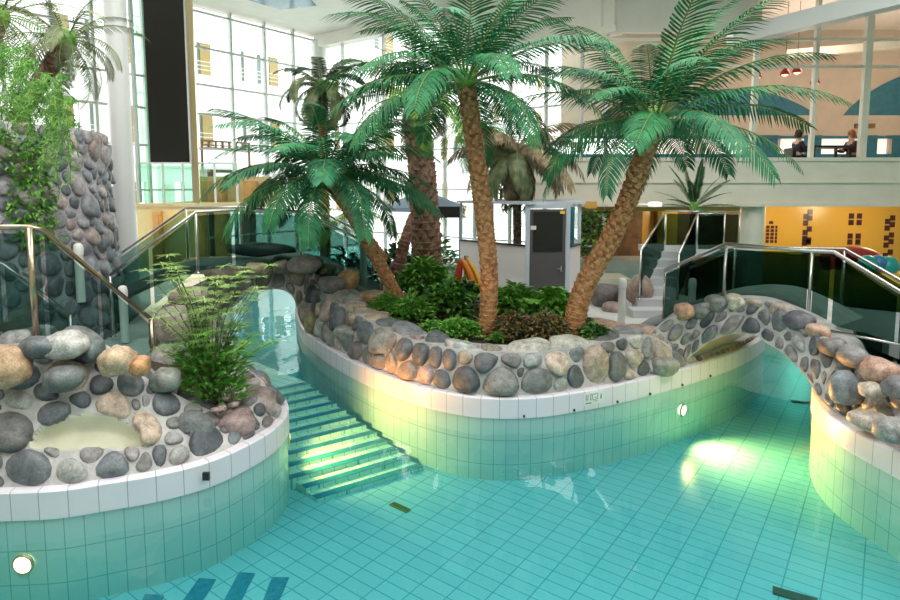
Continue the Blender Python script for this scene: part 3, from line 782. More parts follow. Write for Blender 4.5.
yb = lambda u: lerp(eL[1], eR[1], (u-eL[0])/(eR[0]-eL[0]))
def hole(u, y, depth=False):
    s_ = (u-(eL[0]+eR[0])/2)/((eR[0]-eL[0])/2)
    if abs(s_) >= 1: return 0 if depth else False
    H = (eT[1]-yb((eL[0]+eR[0])/2))*(1-s_*s_)**.6; v = y-yb(u)
    if v > H or v < -.02: return 0 if depth else False
    return min(1, (H-v)/max(.02, H)*2, 2*(1-abs(s_))+.2) if depth else True
mb = MB(); ruled_mesh(mb, s1, 340, 60, 0, None, False, hole, 1, .16); ruled_mesh(mb, s2, 150, 4)
part(mb, 'mortar', [M['mortar'], M['cream_plaster']], bank, True)
mb = MB()
cobbles(mb, s1, .245, 11, gap=.011, bulge=.22, pal=PAL_GREY*3+PAL_WARM[:1]+[(.33,.33,.31)]*2, hole=hole, sizevar=.45)
cobbles(mb, s2, .34, 12, gap=.02, bulge=.22, pal=PAL_MIX, u1=s2.u[6*6])
cobbles(mb, s2, .34, 15, gap=.02, bulge=.18, pal=[(.36,.30,.30),(.30,.26,.26),(.25,.24,.25)], u0=s2.u[6*6]+.1)
part(mb, 'cobblestones', M['stone'], bank, True)
S = [Vector(p) for p in ((-7, 6.3, 1.3), (-5.2, 6.3, 1.3), (-4.3, 6.3, 1.25), (-3.9, 6.5, 1.0), (-3.7, 6.8, .8), (-3.5, 7.1, .6), (-3.4, 7.3, .55), (-3.4, 7.4, .5), (-3.4, 7.5, .5), (-3.5, 7.7, .5), (-3.6, 8, .5), (-3.7, 8.5, .5), (-3.9, 9, .5), (-4.1, 9.5, .5), (-4.2, 9.9, .5))]
mb = MB(); ruled_mesh(mb, Ruled(R, S, 4), 60, 6); part(mb, 'soil_bed', M['soil'], bank, True)
# dark square marker tile on the left white band
c = W(207, 478, .1)
mb = MB(); mb.box(c.x-.03, c.x+.03, c.y-.03, c.y+.0, .09, .16); part(mb, 'marker_tile', M['black_plastic'], bank)

# ---- right arched bridge and bank
rb = empty('arched_bridge', W(820, 410), 'cobbled arch bridge over the water on the right, with mortared river stones', 'bridge')
pr = [((652, 374), (650, 333), 7.95, 8.25), ((668, 370), (664, 321), 8.1, 8.3), ((684, 362), (688, 310), 8.2, 8.3), ((698, 350), (710, 302), 8.15, 8.2), ((714, 340), (729, 298), 8.05, 8.1),
      ((734, 334), (747, 297), 7.9, 7.95), ((752, 334.5), (767, 300), 7.7, 7.75), ((768, 344), (784, 308), 7.5, 7.55), ((786, 356), (800, 319), 7.25, 7.3), ((805, 376), (819, 334), 6.95, 7.05),
      ((821, 400), (838, 347), 6.65, 6.8)]
P = [V(a[0], a[1], y0) for a, b, y0, y1 in pr]; Q = [V(b[0], b[1], y1) for a, b, y0, y1 in pr]
for (a, b) in (((838, 414), (856, 359)), ((862, 430), (876, 372)), ((885, 444), (896, 386)), ((915, 461), (918, 400)), ((960, 490), (962, 440))):
    p = W(a[0], a[1], .23); P.append(p); Q.append(V(b[0], b[1], p.y+.38))
sb = Ruled(P, Q, 6)
mb = MB(); thick(mb, sb, lambda t: Vector((.75, 1.25, 0)).lerp(Vector((1.5, .5, 0)), t), 110); part(mb, 'mortar', [M['mortar'], M['cream_plaster']], rb)
mb = MB(); ub = sb.u[10*6]
cobbles(mb, sb, .185, 21, gap=.017, bulge=.24, pal=PAL_GREY*3+[(.36,.34,.32)], u1=ub, sizevar=.3)
cobbles(mb, sb, .21, 22, gap=.018, bulge=.26, pal=PAL_GREY+PAL_WARM+[(.42,.41,.38)]*3, u0=ub)
part(mb, 'cobblestones', M['stone'], rb, True)
mb = MB(); vs = []; ap = ((684, 360), (698, 350), (714, 341), (734, 334), (750, 333), (756, 334))
for i in range(len(path)-16):
    p = inset(path, i, .24); q = inset(path, i, .34); px_ = proj((p.x, p.y, .5))[0]
    if px_ < 686 or px_ > 754 or p.y < 7: continue
    zt = V(px_, float(np.interp(px_, [c_[0] for c_ in ap], [c_[1] for c_ in ap])), p.y).z+.06
    vs += [(p.x, p.y, .25), (p.x, p.y, max(.3, zt)), (q.x, q.y, max(.3, zt)), (q.x, q.y, .25)]
n_ = len(vs)//4
mb.add(vs, [(4*i+k, 4*i+4+k, 4*i+4+(k+1) % 4, 4*i+(k+1) % 4) for i in range(n_-1) for k in range(4)]+[(0, 1, 2, 3), (4*n_-1, 4*n_-2, 4*n_-3, 4*n_-4)])
part(mb, 'infill', M['cream_plaster'], rb)
rk = empty('rock_bank', W(860, 450), 'tiled pool edge with a pale rim under the bridge foot, lower right', 'pool edge')
rp = [W(*p) for p in ((835, 378), (820, 390), (813, 402), (815, 415), (826, 431), (845, 446), (867, 459), (900, 477), (950, 506), (1020, 550))]
rpath = pool_edge(rk, rp)
mb = MB(); poly = [inset(rpath, i, .05) for i in range(0, len(rpath), 4)]+[Vector((8, 3, 0)), Vector((8, 8, 0)), Vector((5.2, 8.2, 0))]
n = len(poly); mb.add([(p.x, p.y, .225) for p in poly]+[(p.x, p.y, -.8) for p in poly], [tuple(range(n))]+[((i+1) % n, i, n+i, n+(i+1) % n) for i in range(n)])
part(mb, 'ledge', M['mortar'], rk)
# walkway surfaces on the two bridges
def walk(name, pts, lab, cat='walkway', mat='ramp_dark'):
    mb = MB(); n = len(pts)//2
    vs = [Vector(p) for p in pts]; lo = [v-Vector((0, 0, .16)) for v in vs]
    mb.add(vs+lo, [(2*i, 2*i+1, 2*i+3, 2*i+2) for i in range(n-1)]+[(2*n+2*i+2, 2*n+2*i+3, 2*n+2*i+1, 2*n+2*i) for i in range(n-1)]+[(2*i, 2*i+2, 2*n+2*i+2, 2*n+2*i) for i in range(n-1)]+[(2*i+3, 2*i+1, 2*n+2*i+1, 2*n+2*i+3) for i in range(n-1)]+[(0, 2*n, 2*n+1, 1), (2*n-2, 2*n-1, 4*n-1, 4*n-2)])
    return tag(mb.build(name, M[mat]), lab, cat)
walk('walkway', [(2.7, 9.3, .38), (3.6, 10.6, .38), (3.4, 8.6, .85), (4.2, 9.7, .85), (4.3, 7.9, .98), (5.2, 9.1, .98), (5.0, 7.1, .98), (6.3, 8.2, .98), (5.2, 6.0, .9), (6.9, 6.8, .9), (6.6, 4.4, .3), (8.3, 5.2, .3)], 'grey walkway crossing the right arched bridge')
# ---- back-left arched bridge
lb = empty('arched_bridge', V(270, 300, 10.6), 'low cobbled arch bridge with large flat boulders at the back left', 'bridge')
pr = [((150, 350), (150, 316), 8.6), ((180, 335), (182, 292), 9.4), ((205, 322), (205, 280), 10.0), ((226, 312), (226, 271), 10.4), ((238, 299), (241, 265), 10.6), ((252, 292), (256, 261), 10.6), ((270, 289.5), (275, 258), 10.6),
      ((284, 290.5), (291, 257), 10.6), ((294, 299), (306, 259), 10.6), ((301, 322), (320, 267), 10.45), ((318, 338), (334, 276), 10.1), ((336, 335), (348, 287), 9.9), ((352, 325), (366, 297), 9.8)]
sl = Ruled([V(*a, y) for a, b, y in pr], [V(*b, y+.15) for a, b, y in pr], 6)
mb = MB(); thick(mb, sl, Vector((-.05, .7, 0)), 80); part(mb, 'mortar', [M['mortar'], M['mortar_dark']], lb)
mb = MB(); cobbles(mb, sl, .30, 31, gap=.02, bulge=.22, pal=[(.22,.20,.18),(.30,.27,.24),(.17,.17,.17),(.34,.28,.22),(.26,.25,.23)]); part(mb, 'cobblestones', M['stone'], lb, True)
walk('walkway', [(-7.2, 9.4, .30), (-7.2, 11.6, .30), (-5.0, 10.75, 1.30), (-5.0, 11.9, 1.30), (-2.7, 10.85, 1.30), (-2.5, 12, 1.34), (-1.4, 10.0, .75), (-1.2, 11.5, .75)], 'grey walkway over the back left bridge')
# ---- rock tower at far left
tw = empty('rock_tower', (-8.38, 9.54, 0), 'tall round river stone tower planter at the far left', 'rockwork')
TR_ = 2.6; TH = 3.62
P = []; Q = []
for k in range(15):
    a = math.radians(-150+k*180/14); P.append((-8.38+TR_*1.06*math.cos(a), 9.54+TR_*1.06*math.sin(a), .1)); Q.append((-8.38+TR_*math.cos(a), 9.54+TR_*math.sin(a), TH))
stw = Ruled(P, Q, 5)
mb = MB(); mb.lathe([(TR_*1.06, .1), (TR_, TH), (TR_-.3, TH+.02), (TR_-.35, TH-.25), (.01, TH-.2)], (-8.38, 9.54, 0), 48); part(mb, 'mortar', M['mortar_dark'], tw, True)
mb = MB(); cobbles(mb, stw, .235, 41, gap=.016, bulge=.22, pal=[(.20,.21,.24),(.15,.17,.19),(.28,.27,.29),(.24,.25,.27),(.34,.30,.30),(.40,.32,.30)], N=12, sizevar=.4); part(mb, 'cobblestones', M['stone'], tw, True)

# ---- loose looking boulders set on the banks: px, py, Y, width px, height px, depth m, colour, label
BL = [
 (2, 368, 5.1, 46, 46, .35, (.50,.33,.20), 'orange-tan round boulder at the left picture edge beside the pool'),
 (62, 346, 5.35, 46, 30, .4, (.46,.45,.42), 'pale speckled boulder under the left railing post'),
 (34, 349, 5.25, 44, 24, .3, (.14,.15,.16), 'dark mossy boulder left of the pale speckled one'),
 (90, 352, 5.5, 20, 22, .3, (.13,.17,.17), 'small dark green boulder between two pale ones'),
 (114, 363, 5.35, 38, 32, .35, (.58,.42,.28), 'cream-orange boulder near the foot of the left handrail'),
 (137, 368, 5.4, 18, 22, .25, (.58,.30,.14), 'small orange boulder beside the end of the left handrail'),
 (166, 380, 5.7, 30, 26, .3, (.26,.27,.24), 'grey-green boulder below the end of the left handrail'),
 (236, 426, 5.95, 44, 40, .42, (.34,.25,.24), 'large pinkish brown boulder at the tip of the left bank'),
 (259, 404, 6.35, 38, 34, .42, (.30,.24,.23), 'rounded mauve boulder behind the pinkish one'),
 (193, 432, 5.6, 44, 44, .3, (.17,.18,.18), 'big dark grey boulder below the feathery green plant'),
 (240, 386, 6.9, 30, 34, .4, (.20,.17,.17), 'dark purple boulder on the channel side of the plant'),
 (58, 381, 5.15, 40, 28, .3, (.15,.16,.16), 'wide dark grey boulder in the left wall under the railing'),
 (176, 325, 8.3, 40, 44, .6, (.34,.29,.25), 'big brown boulder behind the feathery plant'),
 (165, 362, 7.3, 30, 36, .5, (.36,.32,.30), 'tan rock slope beside the glass balustrade'),
 (192, 296, 9.2, 44, 20, .6, (.36,.30,.24), 'flat brown boulder above the plant by the back rail'),
 (221, 273, 10.3, 34, 20, .6, (.30,.24,.19), 'brown boulder at the left foot of the back bridge'),
 (261, 267, 10.45, 32, 19, .6, (.40,.30,.21), 'oval tan boulder on top of the back left bridge'),
 (283, 264, 10.5, 24, 20, .5, (.25,.20,.17), 'brown boulder above the little arch of the back bridge'),
 (306, 264, 10.4, 38, 20, .6, (.27,.24,.22), 'large grey-brown slab at the crown of the back bridge'),
 (327, 270, 10.5, 20, 14, .5, (.44,.27,.17), 'small orange boulder behind the grey-brown slab'),
 (333, 284, 10.0, 30, 18, .5, (.19,.18,.18), 'dark grey boulder right of the back arch'),
 (349, 279, 10.2, 24, 22, .5, (.50,.31,.16), 'orange-brown boulder near the end of the back railing'),
 (371, 296, 9.7, 28, 12, .5, (.46,.30,.18), 'flat tan boulder beside the leaning palm trunk'),
 (350, 302, 9.5, 26, 22, .5, (.28,.27,.25), 'grey boulder at the corner where island meets back bridge'),
 (352, 332, 8.9, 38, 17, .45, (.30,.30,.28), 'pale grey slab boulder on the island left of the shrubs'),
 (311, 322, 10.0, 14, 24, .3, (.30,.27,.16), 'mossy upright boulder at the channel end of the island'),
 (365, 318, 9.1, 30, 14, .45, (.36,.35,.33), 'flat light grey boulder against the low green shrub'),
 (604, 328, 8.7, 46, 18, .6, (.48,.31,.22), 'long orange-brown boulder right of the right palm trunk'),
 (640, 333, 8.5, 42, 18, .5, (.40,.29,.23), 'flat brown boulder at the island rim near the white bollard'),
 (632, 350, 8.0, 34, 26, .4, (.24,.24,.24), 'dark grey boulder in the island rim below the bollard'),
 (664, 366, 7.85, 34, 20, .3, (.28,.28,.24), 'olive grey boulder at the island end of the right bridge'),
 (684, 311, 8.35, 20, 18, .4, (.50,.31,.20), 'orange boulder at the left foot of the right bridge'),
 (700, 312, 8.3, 18, 16, .35, (.18,.19,.19), 'dark boulder next to the orange one on the right bridge'),
 (717, 304, 8.25, 22, 20, .4, (.24,.24,.23), 'grey boulder left of the pale one on the right bridge'),
 (735, 302, 8.1, 20, 18, .4, (.56,.52,.42), 'pale cream boulder on top of the right bridge'),
 (757, 304, 7.95, 24, 15, .4, (.46,.38,.30), 'beige boulder on the crown of the right bridge'),
 (779, 308, 7.7, 24, 15, .4, (.44,.37,.31), 'tan boulder right of the crown of the bridge'),
 (799, 321, 7.35, 28, 22, .4, (.13,.13,.15), 'dark oval boulder at the foot of a railing post'),
 (816, 331, 7.15, 22, 18, .35, (.58,.38,.28), 'pink-orange boulder beside the railing post on the bridge'),
 (831, 346, 6.8, 24, 20, .35, (.20,.18,.17), 'dark brown boulder right of the pink-orange one'),
 (853, 356, 6.55, 28, 24, .4, (.26,.25,.25), 'grey boulder midway down the right bridge slope'),
 (879, 371, 6.05, 32, 28, .4, (.50,.32,.25), 'large pinkish boulder on the right bridge slope'),
 (900, 388, 5.7, 30, 24, .4, (.17,.17,.18), 'dark grey boulder at the right picture edge'),
 (845, 388, 6.3, 32, 36, .3, (.22,.25,.27), 'blue-grey boulder in the bridge face near its right foot'),
 (872, 390, 5.9, 24, 16, .25, (.50,.44,.36), 'cream pebble boulder right of the blue-grey one'),
 (868, 420, 5.8, 40, 20, .3, (.46,.40,.33), 'pale flat boulder low on the right bank'),
 (896, 432, 5.3, 34, 26, .3, (.28,.28,.27), 'grey boulder above the right pool edge'),
 (607, 296, 12.2, 36, 26, .8, (.13,.11,.11), 'dark boulder beside the far pool behind the right palm'),
 (612, 308, 11.6, 20, 14, .5, (.34,.25,.22), 'pinkish stone below the dark boulder by the far pool'),
 (640, 290, 11.6, 26, 34, .6, (.36,.26,.22), 'tall reddish rock left of the white steps'),
 (262, 250, 11.6, 70, 16, .5, (.05,.06,.06), 'long dark rock behind the back bridge railing'),
]
for k, (px, py, Y, w, h, dep, col, lab) in enumerate(BL):
    c = V(px, py, Y); s_ = Y/590; c.y += .06 if Y < 5.6 else 0
    boulder('boulder', c, (w*s_, dep, h*s_), col, lab, 'boulders on the banks', seed=k)

# ---- steps in the channel, with dark nosings
st = empty('underwater_steps', W(350, 440, -.7), 'shallow underwater steps with dark teal nosings in the channel', 'steps')
R0 = W(423, 468, -.77); R1 = W(302, 378, -.22); dv = Vector((.83, .56, 0)); NS = 12
tv = (R1-R0)/NS; tv.z = 0
for k in range(NS):
    z = FLOORZ+.045*(k+1); r = R0+tv*k; l_ = r-dv*(1.38 if k < 2 else 1.9)
    mb = MB()
    a, b = l_, r; c, d = r+tv*1.02, l_+tv*1.02
    if k == NS-1: c, d = r+tv*12, l_+tv*12
    mb.add([(v.x, v.y, FLOORZ+.001) for v in (a, b, c, d)]+[(v.x, v.y, z) for v in (a, b, c, d)], [(4,5,6,7), (0,1,5,4), (1,2,6,5), (2,3,7,6), (3,0,4,7)])
    part(mb, 'step', M['step_tile'], st)
    mb = MB(); e = tv*.50
    mb.add([(v.x, v.y, q) for q in (z+.001, z+.005) for v in (a, b, b+e, a+e)], [(4,5,6,7), (0,1,5,4), (1,2,6,5), (2,3,7,6), (3,0,4,7)])
    part(mb, 'nosing', M['nosing'], st)
st2 = empty('underwater_steps', W(220, 590, -.78), 'dark teal tile strips of the steps at the bottom edge of the picture', 'steps')
for a, b, c, d in (((272, 577), (289, 577), (279, 600), (263, 600)), ((239, 572), (255, 573), (241, 600), (224, 600)), ((199, 578), (216, 579), (203, 600), (183, 600)), ((145, 594), (164, 595), (162, 600), (142, 600))):
    a, b, c, d = (W(*t_, -.79) for t_ in (a, b, c, d)); c = c+(c-b)*.6; d = d+(d-a)*.6
    mb = MB(); mb.add([(v.x, v.y, z) for z in (-.80, -.79) for v in (a, b, c, d)], [(4,7,6,5), (0,1,5,4), (1,2,6,5), (2,3,7,6), (3,0,4,7)])
    part(mb, 'nosing', M['nosing'], st2)
# ---- drain grates
for px, py, w, l_, ang, key, lab in ((400, 507, .08, .26, -38, 'grate_green', 'small olive drain grate on the pool floor beside the steps'), (795, 596, .11, .34, -28, 'grate_dark', 'dark drain grate at the bottom edge of the picture'), (803, 402, .09, .34, -12, 'grate_dark', 'dark drain grate under the right arch')):
    c = W(px, py, -.79); g = empty('drain_grate', c, lab, 'drain', rz=math.radians(ang))
    mb = MB(); mb.box(-l_/2, l_/2, -w/2, w/2, -.008, .004); mb.build('frame', M[key], g)
    mb = MB()
    for k in range(9): x = -l_/2+l_*(k+.7)/9.4; mb.box(x, x+.008, -w/2+.01, w/2-.01, .004, .009)
    mb.build('grille', M['grate_dark'], g)
# ---- underwater lamps
def pool_lamp(c, n, energy, lab, r=.07, spot=None, glow=None):
    n = Vector(n).normalized(); q = n.to_track_quat('Z', 'Y'); root = empty('pool_lamp', c, lab, 'lamp')
    m4 = q.to_matrix().to_4x4()
    mb = MB(); mb.lathe([(r, 0), (r*1.25, .005), (r*1.25, .02), (r, .028)], (0, 0, 0), 28); o = mb.build('ring', M['lamp_ring'], root, True); o.matrix_local = m4
    mb = MB(); mb.lathe([(r, .02), (r*.6, .032), (.001, .036)], (0, 0, 0), 28); o = mb.build('lens', M['lamp_glow'], root, True); o.matrix_local = m4
    l = bpy.data.lights.new('pool_lamp_light', 'SPOT'); l.energy = energy; l.color = (1, .31, .08); l.shadow_soft_size = .08; l.spot_size = math.radians(128); l.spot_blend = 1
    o = bpy.data.objects.new('pool_lamp_light', l); o.parent = root; o.location = n*.06; o.rotation_euler = (Vector((0, 0, .30))-n).to_track_quat('Z', 'Y').to_euler(); C.objects.link(o)
def wall_at(pth, px, z):
    best = None
    for i in range(len(pth)-1):
        for k in range(12):
            p = pth[i].lerp(pth[i+1], k/12); q = proj((p.x, p.y, z)); e = abs(q[0]-px)
            if p.y > 0 and (best is None or e < best[0]): t = (pth[i+1]-pth[i]).normalized(); best = (e, p, Vector((t.y, -t.x, 0)))
    return best[1], best[2]
p, n = wall_at(lpath[:60], 25, -.42); pool_lamp(Vector((p.x, p.y, W(25, 572, -.4).z))+n*.01, n, 160, 'round glowing pool lamp in the tiled wall, lower left')
p, n = wall_at(path[40:], 682, -.25); pool_lamp(Vector((p.x, p.y, -.36))+n*.01, n+Vector((.2, 0, 0)), 1350, 'bright pool lamp low in the island wall near the right bridge')
p = lpath[8*9]; n = Vector((.9, .35, 0)); pool_lamp(Vector((p.x, p.y, -.25))+n*.03, n, 520, 'pool lamp in the channel wall lighting the island edge')

# ================================================================== RAILINGS, BOLLARDS, BOOTH AND OTHER THINGS
def railing(name, tops, bots, lab, posts=None, glass='glass_teal', metal='steel', r=.024, pr=.020, group=None, top_glass=.06):
    """tops and bots are matching 3D points along the run"""
    root = empty(name, bots[0], lab, 'railing', group)
    mb = MB(); mb.tube(tops, r, 12); part(mb, 'handrail', M[metal], root, True)
    posts = range(len(tops)) if posts is None else posts
    for i in posts:
        mb = MB(); mb.tube([bots[i], tops[i]], pr, 10); mb.lathe([(pr*2, 0), (pr*2, .02), (pr, .03)], bots[i], 12); part(mb, 'post', M[metal], root, True)
    for a, b, c, d in zip(tops, tops[1:], bots[1:], bots):
        a, b, c, d = map(Vector, (a, b, c, d)); dd = Vector((b.x-a.x, b.y-a.y, 0)).normalized(); n = Vector((-dd.y, dd.x, 0))*.006
        a = a+dd*.03-Vector((0, 0, top_glass)); b = b-dd*.03-Vector((0, 0, top_glass)); c = c-dd*.03+Vector((0, 0, .04)); d = d+dd*.03+Vector((0, 0, .04))
        mb = MB(); mb.add([a-n, b-n, c-n, d-n, a+n, b+n, c+n, d+n], [(0,1,2,3), (7,6,5,4), (0,4,5,1), (1,5,6,2), (2,6,7,3), (3,7,4,0)])
        part(mb, 'glass_panel', M[glass], root)
    return root
def dn(p, h): return (p[0], p[1], p[2]-h)
# near left
T = [V(-60, 226, 5.6), V(29, 227.5, 5.7), V(42, 229, 5.8), V(98, 276, 6.6), V(151, 319, 7.3)]
railing('glass_railing', T, [dn(T[0], 1.1), dn(T[1], 1.1), dn(T[2], 1.1), dn(T[3], 1.12), dn(T[4], .8)], 'tinted glass railing with bronze handrail descending at near left', posts=(0, 1, 4), metal='bronze_steel', r=.026, pr=.032)
T = [V(-60, 255, 7.0), V(2, 264, 7.1), V(70, 314, 7.9)]
railing('glass_railing', T, [dn(t, 1.0 if i < 2 else .75) for i, t in enumerate(T)], 'darker inner handrail seen through the near left glass', posts=(0, 2), metal='ramp_dark' if False else 'steel', r=.02)
# left bridge railings
T = [V(110, 275, 9.4), V(150, 245, 9.5), V(196, 212, 9.7), V(232, 210, 10.2), V(300, 212, 10.35), V(345, 232, 10.2), V(381, 251, 10.0)]
railing('glass_railing', T, [dn(t, 1.0) for t in T], 'glass railing with steel handrail on the near side of the back bridge', posts=(0, 2, 4, 6), glass='glass_mid')
T = [V(104, 265, 11.4), V(186, 208, 11.6), V(240, 207, 11.8), V(320, 211, 11.9), V(372, 238, 11.6)]
railing('glass_railing', T, [dn(t, 1.0) for t in T], 'glass railing on the far side of the back bridge', posts=(0, 1, 3, 4))
# right bridge railings
T = [V(665, 270, 9.5), V(726, 244, 8.3), V(812, 251, 7.65), V(834, 252, 7.5), V(900, 292, 6.7), V(960, 330, 5.9)]
B = [dn(T[0], .95), dn(T[1], 1.02), dn(T[2], 1.04), dn(T[3], 1.04), dn(T[4], 1.0), dn(T[5], .9)]
railing('glass_railing', T, B, 'glass railing with steel handrail on the near side of the right bridge', posts=(0, 1, 2, 5), r=.026, glass='glass_dark')
T = [V(689, 267, 11.2), V(735, 247, 10.2), V(845, 249, 9.2), V(905, 283, 8.3), V(960, 313, 7.6)]
railing('glass_railing', T, [dn(t, 1.0) for t in T], 'glass railing on the far side of the right bridge', posts=(1, 2, 4), glass='glass_dark')
# lower rail strip at the right foot
mb = MB(); mb.tube([V(826, 330, 7.2), V(902, 345, 6.5)], .016, 8)
tag(mb.build('ledge_rail', M['steel'], None, True), 'thin steel ledge strip along the right bridge glass foot', 'rail')
# bollards
def bollard(px, Y, z0, lab, h=.9, r=.062):
    root = empty('bollard', ((px-450)/592*Y, Y, z0), lab, 'bollard', 'white round-topped bollards')
    mb = MB(); mb.lathe([(r, 0), (r, h*.80)], (0, 0, 0), 20); mb.build('body', M['white_paint'], root, True)
    mb = MB(); mb.lathe([(r*1.12, h*.80), (r*1.15, h*.9), (r*.95, h*.97), (r*.5, h*.995), (.001, h)], (0, 0, 0), 20); mb.build('cap', M['white_paint'], root, True)
    mb = MB(); mb.lathe([(r*1.02, h*.79), (r*1.02, h*.80)], (0, 0, 0), 20); mb.build('collar', M['mullion'], root, True)
bollard(622, 10.0, .30, 'white bollard on the deck right of the right palm trunk')
bollard(123, 9.2, .30, 'white bollard behind the glass near the end of the left handrail')
bollard(81, 9.0, .98, 'white bollard higher up by the rock tower behind the glass')
bollard(364, 10.9, .86, 'bollard behind the glass at the right end of the back bridge')
bollard(692, 10.6, .20, 'bollard behind the tinted glass left on the right bridge')

# white steps to the slide platform
sc_ = empty('staircase', V(655, 322, 10.9), 'narrow white steps climbing between dark glass to a platform', 'staircase')
A0 = V(651, 322, 10.9); A1 = V(678, 250, 13.3); NSt = 7
for k in range(NSt):
    p = A0.lerp(A1, k/NSt); q = A0.lerp(A1, (k+1)/NSt); z = lerp(.30, A1.z, (k+1)/NSt); w = .34
    mb = MB(); mb.box(p.x-w, p.x+w*.9, p.y, q.y+.04, .25 if k < 2 else z-.3, z); part(mb, 'step', M['step_grey'], sc_)
pz = A1.z
mb = MB(); mb.box(A1.x-.45, A1.x+1.7, A1.y, A1.y+1.4, pz-.15, pz); mb.box(A1.x-.4, A1.x-.3, A1.y+1.2, A1.y+1.3, -.8, pz); mb.box(A1.x+1.5, A1.x+1.6, A1.y+1.2, A1.y+1.3, -.8, pz)
part(mb, 'platform', M['step_grey'], sc_)
def bars(lab, T, h, posts, glass='glass_dark'): return railing('platform_railing', T, [dn(t, q) for t, q in zip(T, h)], lab, posts=posts, r=.018, pr=.016, glass=glass)
bars('left stair railing with dark glass beside the white steps', [V(641, 250, 11.2), V(665, 213, 13.2)], (.95, .9), (0, 1))
bars('right stair railing of the white steps', [V(679, 254, 11.6), V(697, 215, 13.3)], (.9, .9), (0, 1))
bars('front railing of the raised slide platform', [V(698, 214, 13.5), V(725, 213, 13.5)], (.9, .9), (0, 1))
bars('back railing of the raised slide platform', [V(666, 211, 14.4), V(740, 212, 14.4)], (.9, .9), (0, 1))

# booth
D0 = V(527, 300, 12.0); D1 = V(566, 300, 12.0); WL = V(461, 290, 13.3); BR = V(578, 290, 12.6)
BZ, BT = .30, 2.36
bt = empty('booth', (D0.x, D0.y, BZ), 'white glazed lifeguard booth with a grey door behind the palms', 'booth')
def vwall(mb, a, b, z0, z1, th=.06, mi=0):
    a = Vector((a[0], a[1], 0)); b = Vector((b[0], b[1], 0)); d = (b-a).normalized(); wallbar(mb, a, d, 0, (b-a).length, z0, z1, th, mi)
BB = Vector((WL.x+.8, WL.y+1.5, 0)); BR2 = Vector((BR.x+.2, BR.y+1.6, 0))
for a, b, zt in ((WL, D0, 1.52), (D1, BR, 1.5), (BR, BR2, 1.49), (WL, BB, 1.49)):
    mb = MB(); vwall(mb, a, b, BZ, zt); part(mb, 'wall', M['booth_white'], bt)
mb = MB(); vwall(mb, WL, D0, 1.52, 1.55, .14); vwall(mb, D1, BR, 1.5, 1.53, .14); part(mb, 'counter', M['black_plastic'], bt)
for p in (WL, Vector(WL).lerp(D0, .48), BR, BB, BR2): mb = MB(); mb.box(p.x-.03, p.x+.03, p.y-.03, p.y+.03, 1.5, BT); part(mb, 'window_post', M['frame_blue'], bt)
mb = MB(); vwall(mb, D0, D1, BT-.08, BT, .08); mb.box(D0.x-.05, D0.x+.03, D0.y-.05, D0.y+.05, BZ, BT); mb.box(D1.x-.03, D1.x+.05, D1.y-.05, D1.y+.05, BZ, BT)
part(mb, 'door_frame', M['frame_blue'], bt)
for a, b in ((WL, D0), (D1, BR), (WL, BB), (BR, BR2)):
    mb = MB(); vwall(mb, a, b, 1.56, BT-.05, .012); part(mb, 'window_pane', M['glass_clear'], bt)
mb = MB(); c = (Vector(WL)+BR2)/2; pts = [Vector(WL)+Vector((-.1, -.1, 0)), Vector(D0)+Vector((0, -.12, 0)), Vector(BR)+Vector((.1, -.1, 0)), BR2, BB]
mb.add([(p.x, p.y, z) for z in (BT, BT+.05) for p in pts], [(4,3,2,1,0), (5,6,7,8,9)]+[(i, (i+1) % 5, 5+(i+1) % 5, 5+i) for i in range(5)]); part(mb, 'roof', M['frame_blue'], bt)
mb = MB(); mb.box(D0.x+.04, D1.x-.04, D0.y-.03, D0.y+.02, BZ+.02, BT-.09); dr = part(mb, 'door', M['door_grey'], bt)
mb = MB(); mb.box(D0.x+.10, D1.x-.10, D0.y-.045, D0.y-.03, 1.42, BT-.14); o = mb.build('door_glass', M['black_panel'], None); o.parent = dr; o.data.transform(Matrix.Translation(-bt.location))
mb = MB(); mb.box(D1.x-.14, D1.x-.11, D0.y-.09, D0.y-.045, 1.02, 1.14); mb.box(D1.x-.22, D1.x-.11, D0.y-.10, D0.y-.08, 1.07, 1.09); o = mb.build('handle', M['steel']); o.parent = dr; o.data.transform(Matrix.Translation(-bt.location))
mb = MB(); mb.box(D1.x-.16, D1.x-.06, D0.y-.05, D0.y-.045, BT-.18, BT-.12); part(mb, 'notice', M['yellow_plastic'], bt)
mb = MB(); mb.box(D0.x+.05, D0.x+.16, D0.y-.05, D0.y-.045, 1.86, 1.94); part(mb, 'notice', M['sign_white'], bt)
c = V(571, 230, 12.3); mb = MB(); mb.box(c.x-.06, c.x+.06, c.y-.05, c.y+.05, 1.5, 2.3); tag(mb.build('post', M['teal_paint']), 'dark green post at the right corner of the booth', 'post')
# wall screen near the booth, on a slim stand
c = V(451, 212, 13.8); tv_ = empty('television', (c.x, c.y, .3), 'black flat screen on a pole left of the booth', 'television')
mb = MB(); mb.box(c.x-.38, c.x+.34, c.y-.05, c.y+.05, c.z-.13, c.z+.13); part(mb, 'screen', M['black_plastic'], tv_)
mb = MB(); mb.lathe([(.04, .3), (.04, c.z)], (c.x+.22, c.y+.1, 0), 12); mb.box(c.x+.02, c.x+.42, c.y, c.y+.3, .3, .34); part(mb, 'pole', M['blue_plastic'], tv_)
